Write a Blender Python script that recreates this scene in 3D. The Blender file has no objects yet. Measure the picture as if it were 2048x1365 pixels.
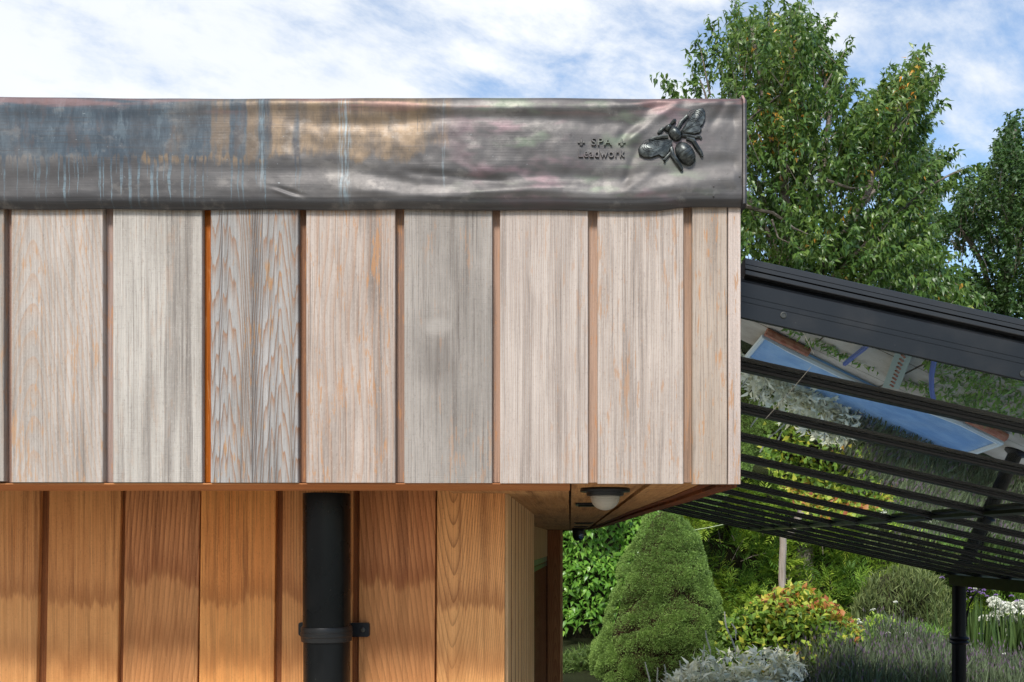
import bpy, math, random
import numpy as np
from mathutils import Vector, Matrix, noise as mnoise

C = bpy.context.scene.collection
sc = bpy.context.scene
E = 1.65            # eye height
F = 1900.0          # focal length in photo pixels
PX, PY = 1140.0, 1085.0

# ------------------------------------------------------------------ camera
cam_data = bpy.data.cameras.new('camera')
cam = bpy.data.objects.new('camera', cam_data); C.objects.link(cam)
cam.location = (0, 0, E); cam.rotation_euler = (math.radians(90), 0, 0)
cam_data.sensor_width = 36; cam_data.lens = 36 * F / 2048
cam_data.shift_x = -(PX - 1024) / 2048; cam_data.shift_y = (PY - 682.5) / 2048
cam_data.clip_start = 0.05; cam_data.clip_end = 3000
sc.camera = cam

SUN_EL, SUN_AZ = math.radians(46), math.radians(-12)   # az: from behind the camera, to the left
sc.view_settings.view_transform = 'Standard'; sc.view_settings.look = 'None'
sc.view_settings.gamma = 1; sc.view_settings.use_curve_mapping = False
sc.view_settings.exposure = 0.68
sc.cycles.max_bounces = 7; sc.cycles.transparent_max_bounces = 12
sc.cycles.caustics_reflective = False; sc.cycles.caustics_refractive = False


# ------------------------------------------------------------------ node helper
class S:
    def __init__(s, t, k): s.t, s.k = t, k
    def _m(s, op, *a, clamp=False):
        n = s.t.nodes.new('ShaderNodeMath'); n.operation = op; n.use_clamp = clamp
        for i, v in enumerate((s,) + a):
            if isinstance(v, S): s.t.links.new(v.k, n.inputs[i])
            else: n.inputs[i].default_value = v
        return S(s.t, n.outputs[0])
    def __add__(s, o): return s._m('ADD', o)
    def __radd__(s, o): return s._m('ADD', o)
    def __sub__(s, o): return s._m('SUBTRACT', o)
    def __rsub__(s, o): return (s * -1.0) + o
    def __mul__(s, o): return s._m('MULTIPLY', o)
    def __rmul__(s, o): return s._m('MULTIPLY', o)
    def __truediv__(s, o): return s._m('DIVIDE', o)
    def sqrt(s): return s._m('SQRT')
    def fract(s): return s._m('FRACT')
    def pow(s, e): return s._m('POWER', e)
    def abs(s): return s._m('ABSOLUTE')
    def max(s, o): return s._m('MAXIMUM', o)
    def min(s, o): return s._m('MINIMUM', o)
    def sin(s): return s._m('SINE')
    def clamp(s): return s._m('ADD', 0.0, clamp=True)
    def ss(s, a, b):
        n = s.t.nodes.new('ShaderNodeMapRange'); n.interpolation_type = 'SMOOTHSTEP'
        s.t.links.new(s.k, n.inputs['Value'])
        lo, hi = (a, b) if a < b else (b, a)
        n.inputs['From Min'].default_value = lo; n.inputs['From Max'].default_value = hi
        n.inputs['To Min'].default_value = 0 if a < b else 1; n.inputs['To Max'].default_value = 1 if a < b else 0
        return S(s.t, n.outputs['Result'])


def vec(t, x, y, z):
    n = t.nodes.new('ShaderNodeCombineXYZ')
    for i, v in enumerate((x, y, z)):
        if isinstance(v, S): t.links.new(v.k, n.inputs[i])
        else: n.inputs[i].default_value = v
    return S(t, n.outputs[0])


def noise(t, v, scale=1.0, detail=3.0, rough=0.55, dist=0.0):
    n = t.nodes.new('ShaderNodeTexNoise'); t.links.new(v.k, n.inputs['Vector'])
    n.inputs['Scale'].default_value = scale; n.inputs['Detail'].default_value = detail
    n.inputs['Roughness'].default_value = rough; n.inputs['Distortion'].default_value = dist
    return S(t, n.outputs['Fac'])


def voro(t, v, scale=1.0):
    n = t.nodes.new('ShaderNodeTexVoronoi'); t.links.new(v.k, n.inputs['Vector'])
    n.inputs['Scale'].default_value = scale
    return S(t, n.outputs['Distance'])


def mix(t, f, a, b):
    n = t.nodes.new('ShaderNodeMix'); n.data_type = 'RGBA'
    if isinstance(f, S): t.links.new(f.k, n.inputs[0])
    else: n.inputs[0].default_value = f
    for i, v in ((6, a), (7, b)):
        if isinstance(v, S): t.links.new(v.k, n.inputs[i])
        else: n.inputs[i].default_value = (v[0], v[1], v[2], 1)
    return S(t, n.outputs[2])


def pos(t):
    g = t.nodes.new('ShaderNodeNewGeometry'); s = t.nodes.new('ShaderNodeSeparateXYZ')
    t.links.new(g.outputs['Position'], s.inputs[0])
    return S(t, s.outputs[0]), S(t, s.outputs[1]), S(t, s.outputs[2])


def attr(t, name):
    a = t.nodes.new('ShaderNodeAttribute'); a.attribute_name = name
    return S(t, a.outputs['Fac'])


def bump(t, h, strength, dist):
    b = t.nodes.new('ShaderNodeBump'); t.links.new(h.k, b.inputs['Height'])
    b.inputs['Strength'].default_value = strength; b.inputs['Distance'].default_value = dist
    return S(t, b.outputs[0])


def new_mat(name):
    m = bpy.data.materials.new(name); m.use_nodes = True
    t = m.node_tree; p = t.nodes['Principled BSDF']
    return m, t, p


def put(t, p, **kw):
    names = dict(color='Base Color', rough='Roughness', metal='Metallic', normal='Normal', spec='Specular IOR Level',
                 coat='Coat Weight', trans='Transmission Weight', ior='IOR')
    for k, v in kw.items():
        i = p.inputs[names[k]]
        if isinstance(v, S): t.links.new(v.k, i)
        elif isinstance(v, tuple): i.default_value = (v[0], v[1], v[2], 1)
        else: i.default_value = v


def srgb(r, g, b):
    f = lambda c: (c / 255 / 12.92) if c / 255 <= .04045 else ((c / 255 + .055) / 1.055) ** 2.4
    return (f(r), f(g), f(b))


# ------------------------------------------------------------------ world and sun
def make_world():
    w = bpy.data.worlds.new('World'); sc.world = w; w.use_nodes = True
    t = w.node_tree; bg = t.nodes['Background']
    sky = t.nodes.new('ShaderNodeTexSky'); sky.sky_type = 'NISHITA'; sky.sun_disc = False
    sky.sun_elevation = SUN_EL; sky.sun_rotation = math.radians(192)
    sky.air_density = 1.3; sky.dust_density = 0.5; sky.ozone_density = 3.5
    tc = t.nodes.new('ShaderNodeTexCoord'); sp = t.nodes.new('ShaderNodeSeparateXYZ')
    t.links.new(tc.outputs['Generated'], sp.inputs[0])
    x, y, z = (S(t, sp.outputs[i]) for i in range(3))
    den = z.max(0.0) + 0.22
    u, v = x / den, y / den
    # long thin veils drawn out along one direction, and finer streaks across them
    a = u * 0.86 + v * 0.5; b = v * 0.86 - u * 0.5
    warp = noise(t, vec(t, u, v, 3.1), 1.1, 3) - 0.5
    veil = noise(t, vec(t, a * 1.0 + warp * 0.9, b * 1.7 + warp, 7.7), 1.0, 8, .6)
    wisps = noise(t, vec(t, a * 2.8 + warp * 1.2, b * 4.2 + warp * 1.2, 1.3), 1.0, 10, .66, .1)
    puffs = noise(t, vec(t, a * 8 + warp, b * 11 + warp, 5.0), 1.0, 9, .62)
    west = (x * -1.25 + y * 0.15 + 0.09)           # the cloud bank thickens to the west
    cover = veil * 0.85 + wisps * 0.55 + puffs * 0.60 + west * 0.46
    cl = cover.ss(0.88, 1.27)
    n = t.nodes.new('ShaderNodeVectorMath'); n.operation = 'SCALE'; n.inputs['Scale'].default_value = 0.128
    t.links.new(sky.outputs[0], n.inputs[0])
    skyc = S(t, n.outputs[0])
    cloudc = mix(t, noise(t, vec(t, u, v, 0.0), 1.3, 4).ss(.35, .7), (0.58, 0.61, 0.65), (0.715, 0.72, 0.715))
    # low air is paler
    hz = z.ss(0.22, -0.02)
    skyc = mix(t, hz * 0.5, skyc, (0.60, 0.68, 0.76))
    out = mix(t, cl, skyc, cloudc)
    t.links.new(out.k, bg.inputs['Color']); bg.inputs['Strength'].default_value = 1.0


make_world()
sd = bpy.data.lights.new('sun', 'SUN'); sd.energy = 2.7; sd.angle = math.radians(14); sd.color = (1, .965, .91)
sun = bpy.data.objects.new('sun', sd); C.objects.link(sun)
dvec = Vector((math.sin(-SUN_AZ) * math.cos(SUN_EL), math.cos(SUN_AZ) * math.cos(SUN_EL), -math.sin(SUN_EL)))
sun.rotation_euler = dvec.to_track_quat('-Z', 'Y').to_euler()


# ------------------------------------------------------------------ object helpers
def W(px, py, Y): return Vector(((px - PX) * Y / F, Y, E + (PY - py) * Y / F))


def tag(o, label=None, cat=None, group=None, kind=None):
    if label: o['label'] = label
    if cat: o['category'] = cat
    if group: o['group'] = group
    if kind: o['kind'] = kind
    return o


def empty(name, loc, label=None, cat=None, group=None, kind=None):
    o = bpy.data.objects.new(name, None); C.objects.link(o); o.location = loc; o.empty_display_size = .05
    return tag(o, label, cat, group, kind)


def link(name, me, mat, parent=None):
    o = bpy.data.objects.new(name, me); C.objects.link(o)
    if mat is not None and not me.materials: me.materials.append(mat)
    if parent is not None:
        o.parent = parent
        bpy.context.view_layer.update() if False else None
        o.matrix_parent_inverse = Matrix.Translation(-world_loc(parent))
    return o


def world_loc(o):
    v = Vector(o.location)
    return v if o.parent is None else v   # children keep world coordinates with translation-only parents


class MB:
    def __init__(s): s.v, s.f = [], []
    def box(s, x0, x1, y0, y1, z0, z1, shear=0.0, bev=0.0, lean=0.0):
        """box; shear lowers z with x; lean moves x with depth below the top"""
        if bev:
            # chamfer the vertical edges and the front rim
            b = bev
            prof = [(x0 + b, y0), (x1 - b, y0), (x1, y0 + b), (x1, y1), (x0, y1), (x0, y0 + b)]
            n = len(prof); o = len(s.v)
            for z in (z0, z1):
                for (x, y) in prof: s.v.append((x + lean * (z1 - z), y, z - shear * x))
            s.f.append([o + i for i in range(n)][::-1]); s.f.append([o + n + i for i in range(n)])
            for i in range(n): s.f.append([o + i, o + (i + 1) % n, o + n + (i + 1) % n, o + n + i])
            return s
        o = len(s.v)
        for z in (z0, z1):
            for (x, y) in ((x0, y0), (x1, y0), (x1, y1), (x0, y1)): s.v.append((x + lean * (z1 - z), y, z - shear * x))
        for q in ((0, 3, 2, 1), (4, 5, 6, 7), (0, 1, 5, 4), (1, 2, 6, 5), (2, 3, 7, 6), (3, 0, 4, 7)): s.f.append([o + i for i in q])
        return s
    def prism(s, poly, z0, z1, zf=None):
        o = len(s.v); n = len(poly)
        for z in (z0, z1):
            for (x, y) in poly: s.v.append((x, y, z))
        s.f.append([o + i for i in range(n)][::-1]); s.f.append([o + n + i for i in range(n)])
        for i in range(n): s.f.append([o + i, o + (i + 1) % n, o + n + (i + 1) % n, o + n + i])
        return s
    def lathe(s, c, prof, n=32):
        o = len(s.v); m = len(prof)
        for (r, z) in prof:
            for i in range(n):
                a = 2 * math.pi * i / n
                s.v.append((c[0] + r * math.cos(a), c[1] + r * math.sin(a), c[2] + z))
        for j in range(m - 1):
            for i in range(n):
                a, b = o + j * n + i, o + j * n + (i + 1) % n
                s.f.append([a, b, b + n, a + n])
        s.f.append([o + i for i in range(n)][::-1]); s.f.append([o + (m - 1) * n + i for i in range(n)])
        return s
    def tube(s, pts, rad, n=6, cap=True):
        pts = [Vector(p) for p in pts]
        if not isinstance(rad, (list, tuple)): rad = [rad] * len(pts)
        o = len(s.v)
        for k, p in enumerate(pts):
            d = (pts[min(k + 1, len(pts) - 1)] - pts[max(k - 1, 0)])
            if d.length < 1e-9: d = Vector((0, 0, 1))
            d.normalize()
            a = d.orthogonal().normalized() if abs(d.z) > .95 else d.cross(Vector((0, 0, 1))).normalized()
            b = d.cross(a)
            for i in range(n):
                t = 2 * math.pi * i / n
                s.v.append(tuple(p + (a * math.cos(t) + b * math.sin(t)) * rad[k]))
        for k in range(len(pts) - 1):
            for i in range(n):
                a, b = o + k * n + i, o + k * n + (i + 1) % n
                s.f.append([a, b, b + n, a + n])
        if cap:
            s.f.append([o + i for i in range(n)][::-1]); s.f.append([o + (len(pts) - 1) * n + i for i in range(n)])
        return s
    def mesh(s, name, smooth=False):
        me = bpy.data.meshes.new(name); me.from_pydata([tuple(v) for v in s.v], [], s.f)
        me.update()
        if smooth:
            me.shade_smooth()
            try: me.set_sharp_from_angle(angle=math.radians(35))
            except Exception: pass
        return me
    def build(s, name, mat, parent=None, smooth=False):
        return link(name, s.mesh(name, smooth), mat, parent)


def soup(name, V, T, rnd, mat, parent=None, smooth=False):
    """triangle mesh from numpy arrays, with one random value per vertex"""
    me = bpy.data.meshes.new(name)
    V = np.asarray(V, np.float32); T = np.asarray(T, np.int32)
    me.vertices.add(len(V)); me.vertices.foreach_set('co', V.ravel())
    me.loops.add(T.size); me.loops.foreach_set('vertex_index', T.ravel())
    me.polygons.add(len(T)); me.polygons.foreach_set('loop_start', np.arange(0, T.size, 3, dtype=np.int32))
    if rnd is not None:
        a = me.attributes.new('rnd', 'FLOAT', 'POINT'); a.data.foreach_set('value', np.asarray(rnd, np.float32))
    me.update(calc_edges=True)
    if smooth: me.shade_smooth()
    return link(name, me, mat, parent)


def nrm(a): return a / np.maximum(np.linalg.norm(a, axis=1, keepdims=True), 1e-9)


def leaves(P, D, N, L, Wd, fold=.25, droop=.25, mid=.45):
    """P base, D direction, N rough up; returns verts, tris (4 per leaf)"""
    D = nrm(D); Sd = nrm(np.cross(D, N)); N = np.cross(Sd, D)
    L = L[:, None]; Wd = Wd[:, None]
    b = P; c = P + D * L * mid - N * Wd * fold * .0 + N * L * .05
    t = P + D * L - N * L * droop
    l = P + D * L * mid + Sd * Wd * .5 + N * Wd * fold
    r = P + D * L * mid - Sd * Wd * .5 + N * Wd * fold
    V = np.stack([b, c, t, l, r], 1).reshape(-1, 3)
    k = np.arange(len(P))[:, None, None] * 5
    T = (np.array([[0, 1, 3], [0, 4, 1], [1, 2, 3], [1, 4, 2]])[None] + k).reshape(-1, 3)
    return V, T


# ------------------------------------------------------------------ materials
GAIN = 1.75


def leaf_mat(name, cols, rough=.5, trans=.35, spec=.4):
    """cols: list of (position, rgb) over the leaf's own random value"""
    m, t, p = new_mat(name)
    r = t.nodes.new('ShaderNodeValToRGB'); e = r.color_ramp.elements; cols = [(q, tuple(min(.8, v * GAIN) for v in c)) for q, c in cols]
    e[0].position, e[0].color = cols[0][0], (*cols[0][1], 1); e[1].position, e[1].color = cols[-1][0], (*cols[-1][1], 1)
    for q, c in cols[1:-1]:
        n = e.new(q); n.color = (*c, 1)
    t.links.new(attr(t, 'rnd').k, r.inputs[0])
    col = S(t, r.outputs[0])
    put(t, p, color=col, rough=rough, spec=spec)
    tr = t.nodes.new('ShaderNodeBsdfTranslucent')
    hs = t.nodes.new('ShaderNodeHueSaturation'); hs.inputs['Value'].default_value = 1.5; hs.inputs['Hue'].default_value = .485
    t.links.new(col.k, hs.inputs['Color']); t.links.new(hs.outputs[0], tr.inputs['Color'])
    mx = t.nodes.new('ShaderNodeMixShader'); mx.inputs[0].default_value = trans
    t.links.new(p.outputs[0], mx.inputs[1]); t.links.new(tr.outputs[0], mx.inputs[2])
    t.links.new(mx.outputs[0], t.nodes['Material Output'].inputs[0])
    return m


def wood(name, seed, base, pale, dark, fleck=(.42, .22, .1), fleck_amt=.3, line_amt=.4, freq=150., tilt=.0, k=1.0, a=.0,
         x0=0., A=.0, fx=20., fz=1.5, slant=0.0, streak=.4, saw=0.0, stain=None, rough=.72, bs=.75, ringcol=None, axis='x', blot=.5, sharp=3.0,
         relief=1.0, nd=2, knot=None):
    m, t, p = new_mat(name)
    x, y, z = pos(t)
    if axis == 'y': x, y = y, x
    if axis == 's': x, y, z = x, z, y            # soffit boards lie flat, grain along y
    if axis == 'c': x, y, z = y, z, x            # grain along x
    z = z - E
    xx = x + seed * 3.17
    low = noise(t, vec(t, xx * 3., y * 3., z * 1.1), 1.0, 2) - .5
    n1 = noise(t, vec(t, xx * fx, seed * 1.7, z * fz + seed), 1.0, nd, .5) - .5
    dx = x - x0
    prof = ((dx * dx + a * a).sqrt() - a) * k if a > 0 else dx * k
    tt = z * tilt + prof + n1 * A + low * .02 + dx * 0 + z * slant
    rw = (tt * freq + noise(t, vec(t, xx * 40, 0.0, z * 5), 1.0, 2) * .35).fract()
    late = rw.pow(sharp) * rw.ss(1.0, .93)
    fib = noise(t, vec(t, xx * 520, y * 520, z * 8), 1.0, 3, .6)
    fib2 = noise(t, vec(t, xx * 170, y * 170, z * 3.2 + 4), 1.0, 3, .6)
    st = noise(t, vec(t, xx * 48, y * 48, z * 1.6 + 9), 1.0, 3, .6)
    bl = noise(t, vec(t, xx * 9, y * 9, z * 4 + seed), 1.0, 4, .6)
    fl = noise(t, vec(t, xx * 210, y * 120, z * 24 + 2), 1.0, 5, .68)
    hair = noise(t, vec(t, xx * 430 + 3, y * 200, z * 5.0), 1.0, 4, .75)
    grit = noise(t, vec(t, xx * 420, y * 420, z * 230), 1.0, 3, .7)
    flm = noise(t, vec(t, xx * 22, y * 22, z * 5 + 6), 1.0, 3, .6)
    col = mix(t, bl.ss(.35, .68) * blot + fib2.ss(.35, .65) * (.75 - blot * .6), base, pale)
    col = mix(t, (st.ss(.50, .68)) * streak, col, dark)
    col = mix(t, fib.ss(.52, .72) * .28, col, dark)
    col = mix(t, late * line_amt * (.55 + bl * .9), col, ringcol or fleck)
    col = mix(t, hair.ss(.55, .62) * streak * 1.15 * (st * 1.6).clamp(), col, dark)
    col = mix(t, hair.ss(.45, .37) * .35, col, pale)
    col = mix(t, grit.ss(.56, .72) * .30, col, dark); col = mix(t, grit.ss(.44, .30) * .28, col, pale)
    f = (fl * .85 + flm * .34).ss(.66, .72)
    col = mix(t, f * fleck_amt, col, fleck)
    if knot:
        kx, kz, kr = knot
        kd = ((x - kx) * (x - kx) * 1.0 + (z - kz) * (z - kz) * 1.6).sqrt() + (noise(t, vec(t, x * 45, 0.0, z * 45), 1.0, 3) - .5) * .02
        col = mix(t, kd.ss(kr * 1.3, kr * .4) * .55, col, pale)
        kd2 = ((x - kx) * (x - kx) + (z - kz + .048) * (z - kz + .048) * .8).sqrt() + (noise(t, vec(t, x * 30, 0.0, z * 40), 1.0, 3) - .5) * .03
        col = mix(t, kd2.ss(kr * 2.2, kr * .5) * .35, col, dark)
    if stain:
        zs, sc_, wet, clean = stain
        edge = noise(t, vec(t, xx * 16, 0.0, 1.0), 1.0, 3) * .10 + noise(t, vec(t, xx * 120, 0.0, z * 6), 1.0, 4, .75) * .075
        d = z - (zs - .06) + edge * -1.0 + .0
        band = d.ss(-.016, -.004) * d.ss(.045, -.004)
        clean_f = d.ss(.012, -.02)
        col = mix(t, clean_f * sc_, col, clean)
        edge2 = noise(t, vec(t, xx * 26 + 5, 0.0, 1.0), 1.0, 2) * .12 + noise(t, vec(t, xx * 110, 0.0, z * 9), 1.0, 4, .7) * .07
        d2 = z - (zs - .175) + edge2 * -1.0
        band2 = d2.ss(-.035, -.001) * d2.ss(.05, .002)
        col = mix(t, band * .60 * (bl * 1.2).clamp(), col, wet); col = mix(t, band2 * .30, col, wet)
    h = rw.pow(1.6) * (.55 * line_amt * relief) + fib * .30 + fib2 * .35 + hair * .6 + grit * .25
    if saw > 0:
        sw = noise(t, vec(t, xx * 60, y * 60, z * 620), 1.0, 2, .6)
        sw2 = (z * 2200. + noise(t, vec(t, xx * 8, 0.0, z * 8), 1.0, 2) * 3).sin() * .5
        h = h + sw * saw * .22 + sw2 * saw * .03
        col = mix(t, sw.ss(.45, .7) * saw * .06, col, dark)
    put(t, p, color=col, rough=rough, spec=.25, normal=bump(t, h, bs, .0022))
    return m


def metal_black(name, col=(.008, .009, .011), rough=.36, tex=.25, spec=.32):
    m, t, p = new_mat(name)
    x, y, z = pos(t); v = vec(t, x, y, z)
    n = noise(t, v, 420, 3); d = noise(t, v, 14, 4).ss(.45, .75); sp = noise(t, v, 190, 2).ss(.74, .79)
    c = mix(t, d * .30 * (tex * 3.0), col, (.035, .036, .036)); c = mix(t, sp * .25, c, (.22, .22, .2))
    put(t, p, color=c, rough=(d * .12 + rough), spec=spec, normal=bump(t, n, tex, .0006))
    return m


M = {}
M['black'] = metal_black('powder coated black')
M['black_pipe'] = metal_black('black pipe plastic', (.004, .0045, .005), .27, .05, .22)
M['black_gloss'] = metal_black('black gloss paint', (.004, .004, .005), .38, .05, .12)


def lead_mat():
    m, t, p = new_mat('patinated lead')
    x, y, z = pos(t); z = z - E
    u = x * 1.0
    n_b = noise(t, vec(t, x * 7, 0.0, z * 5), 1.0, 4, .6)
    n_v = noise(t, vec(t, x * 46, y * 10, z * 13), 1.0, 6, .68)           # vertical runs
    n_v2 = noise(t, vec(t, x * 120, y * 10, z * 22), 1.0, 4, .7)
    n_h = noise(t, vec(t, x * 10, y * 40, z * 420), 1.0, 3, .6)          # rolling lines
    n_i = noise(t, vec(t, x * 9 + 3, 0.0, z * 22), 1.0, 3, .6)
    grain = noise(t, vec(t, x, y, z), 260, 3, .6)
    n_w = noise(t, vec(t, x * 5, 3.0, z * 16), 1.0, 4, .6)
    grey = mix(t, n_b.ss(.35, .65), (.066, .061, .060), (.112, .103, .098))
    grey = mix(t, n_w.ss(.52, .64) * .6, grey, (.050, .047, .047)); grey = mix(t, n_w.ss(.46, .36) * .5, grey, (.18, .165, .155))
    tan_ = mix(t, n_v.ss(.4, .62), (.105, .078, .056), (.180, .126, .078))
    grey = mix(t, u.ss(-.30, -.50) * z.ss(.54, .52) * .6, grey, (.045, .045, .048))
    # copper/tan bloom between px 230 and 930, upper two thirds
    wx = u.ss(-.80, -.55) * u.ss(-.10, -.22)
    wz = (z + (n_b - .5) * .07 + (n_v - .5) * .015).ss(.490, .55)
    w = (wz * (wx * .55 + n_b * .8 + n_v * .8)).ss(1.00, 1.30)
    col = mix(t, w * .9, grey, tan_)
    # blue grey oxide: a field on the left ending below in fingers and drips
    xw = x + (noise(t, vec(t, x * 30, 0.0, z * 34), 1.0, 3) - .5) * .007
    c1 = noise(t, vec(t, xw * 165, 2.0, 0.0), 1.0, 2); c2 = noise(t, vec(t, xw * 60, 7.0, 0.0), 1.0, 2); c3 = noise(t, vec(t, xw * 22, 9.0, 0.0), 1.0, 2)
    zend = c2 * -.045 + (c1.ss(.50, .60) * c2.ss(.30, .55)) * -.075 + .558
    fing = (z - zend).ss(-.0035, .0025)
    left = u.ss(-.22, -.70)
    patch = (left * .42 + c3 * .75 + c2 * .35 + n_b * .30 + n_v * .35).ss(1.02, 1.12)
    patch = patch * u.ss(-.33, -.39)
    bl = patch * fing
    blue = mix(t, (n_v2 * .5 + n_b * .5).ss(.35, .7), (.034, .050, .068), (.090, .122, .150))
    blue = mix(t, z.ss(.53, .505) * .9, blue, (.145, .190, .215))
    blue = mix(t, n_h.ss(.5, .68) * .5, blue, (.040, .050, .062))
    blue = mix(t, n_v.ss(.54, .62) * .55, blue, (.075, .066, .070)); blue = mix(t, n_v.ss(.44, .36) * .4, blue, (.13, .17, .195))
    col = mix(t, bl * (.90 - n_b.ss(.52, .66) * .35), col, blue)
    # a broad pale run near px 690, a slimmer one at px 520
    for xc, wd, am in ((-.3125, .011, .8), (-.4265, .005, .7), (-.175, .003, .35)):
        dd = (x - xc + (noise(t, vec(t, x * 40, 0.0, z * 30), 1.0, 3) - .5) * .010).abs()
        run = dd.ss(wd, wd * .35) * noise(t, vec(t, x * 330, 0.0, z * 28), 1.0, 3, .7).ss(.42, .62)
        col = mix(t, run * am * .8, col, (.19, .25, .28))
    # thin dark runs over the tan
    dk = noise(t, vec(t, x * 210, 0.0, z * 9), 1.0, 4, .7).ss(.60, .68) * wx * z.ss(.52, .56)
    col = mix(t, dk * .6, col, (.03, .04, .05))
    # iridescent films on the right
    ir = u.ss(-.20, -.10) * u.ss(.24, .12)
    col = mix(t, n_i.ss(.52, .66) * ir * .6, col, (.20, .125, .14))
    col = mix(t, n_i.ss(.46, .34) * ir * .55, col, (.135, .17, .115))
    pk = noise(t, vec(t, x * 6, 0.0, z * 50), 1.0, 3).ss(.50, .62) * z.ss(.585, .61)
    col = mix(t, pk * .5, col, (.24, .125, .115))
    edge_shade = z.ss(.4795, .4745)  # shade of the tucked lower edge, painted into the lead colour
    col = mix(t, edge_shade * .7, col, (.030, .030, .032))
    mot = noise(t, vec(t, x * 24, y, z * 34), 1.0, 6, .7)
    col = mix(t, mot.ss(.50, .68) * .35, col, (.055, .050, .050)); col = mix(t, mot.ss(.46, .34) * .25, col, (.23, .21, .19))
    sp = noise(t, vec(t, x, y, z), 240, 2).ss(.73, .78)
    col = mix(t, sp * .5, col, (.28, .31, .32))
    sd_ = noise(t, vec(t, x + 7, y, z), 150, 3).ss(.68, .75)
    col = mix(t, sd_ * .5, col, (.05, .045, .04))
    col = mix(t, n_h.ss(.55, .7) * .22, col, (.10, .09, .09))
    rough = n_b * .16 + bl * .16 + grain * .10 + mot * .16 + .30
    h = grain * .4 + n_h * .7
    put(t, p, color=col, rough=rough, metal=.50, spec=.45, normal=bump(t, h, .28, .0008))
    return m


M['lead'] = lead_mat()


def casting_mat():
    m, t, p = new_mat('dark lead casting')
    x, y, z = pos(t); v = vec(t, x, y, z)
    n = noise(t, v, 160, 4)
    put(t, p, color=mix(t, n.ss(.4, .7), (.028, .032, .032), (.085, .095, .09)), rough=.36, metal=.55, normal=bump(t, n, .3, .001))
    return m


M['casting'] = casting_mat()


# ------------------------------------------------------------------ ground
def gh(x, y):
    s = min(max((y - 7.9) / 7.0, 0), 1); s = s * s * (3 - 2 * s)
    q = min(max((y - 1.6) / 1.4, 0), 1) * min(max((x + .0) / .5, 0), 1); q = q * q * (3 - 2 * q)
    if y > 7: q = max(q, min((y - 7) / 1.5, 1))
    return .38 * q + .26 * s + (0.02 * mnoise.noise(Vector((x * .7, y * .7, 0))) if y > 6 else 0)


def make_ground():
    m, t, p = new_mat('lawn soil and turf')
    x, y, z = pos(t); v = vec(t, x, y, 0.0)
    a = noise(t, v, 1.3, 5); b = noise(t, v, 30, 5, .7); c = noise(t, v, 160, 3)
    col = mix(t, (a * .5 + b * .5).ss(.35, .65), (.030, .030, .016), (.050, .062, .02))
    col = mix(t, c.ss(.45, .7) * .5, col, (.025, .045, .012))
    put(t, p, color=col, rough=.9, spec=.1, normal=bump(t, b + c, .8, .03))
    xs = [-400, -120, -40, -15] + list(np.arange(-6, 12.1, .6)) + [20, 45, 120, 400]
    ys = [-400, -100, -30, -8] + list(np.arange(-2, 20.1, .6)) + [30, 60, 140, 500, 1200]
    vs = [(X, Y, gh(X, Y) + .0) for Y in ys for X in xs]
    n = len(xs); fs = [[j * n + i, j * n + i + 1, (j + 1) * n + i + 1, (j + 1) * n + i] for j in range(len(ys) - 1) for i in range(n - 1)]
    me = bpy.data.meshes.new('lawn'); me.from_pydata(vs, [], fs); me.shade_smooth()
    tag(link('lawn', me, m), kind='structure')


make_ground()

# ------------------------------------------------------------------ building
bld = empty('garden_building', (-.9, 2.4, 0), 'timber garden building clad in weathered cedar boards under a lead roof edge', 'building')
A_ = srgb
OR = srgb(205, 140, 82)
PFc = 1430.0; YF = F / PFc                      # front plane of the fascia boards
def fx(px): return (px - PX) / PFc
ZB, ZT = E + .0835, E + .52                      # bottom of the boards; top hidden behind the lead

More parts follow.
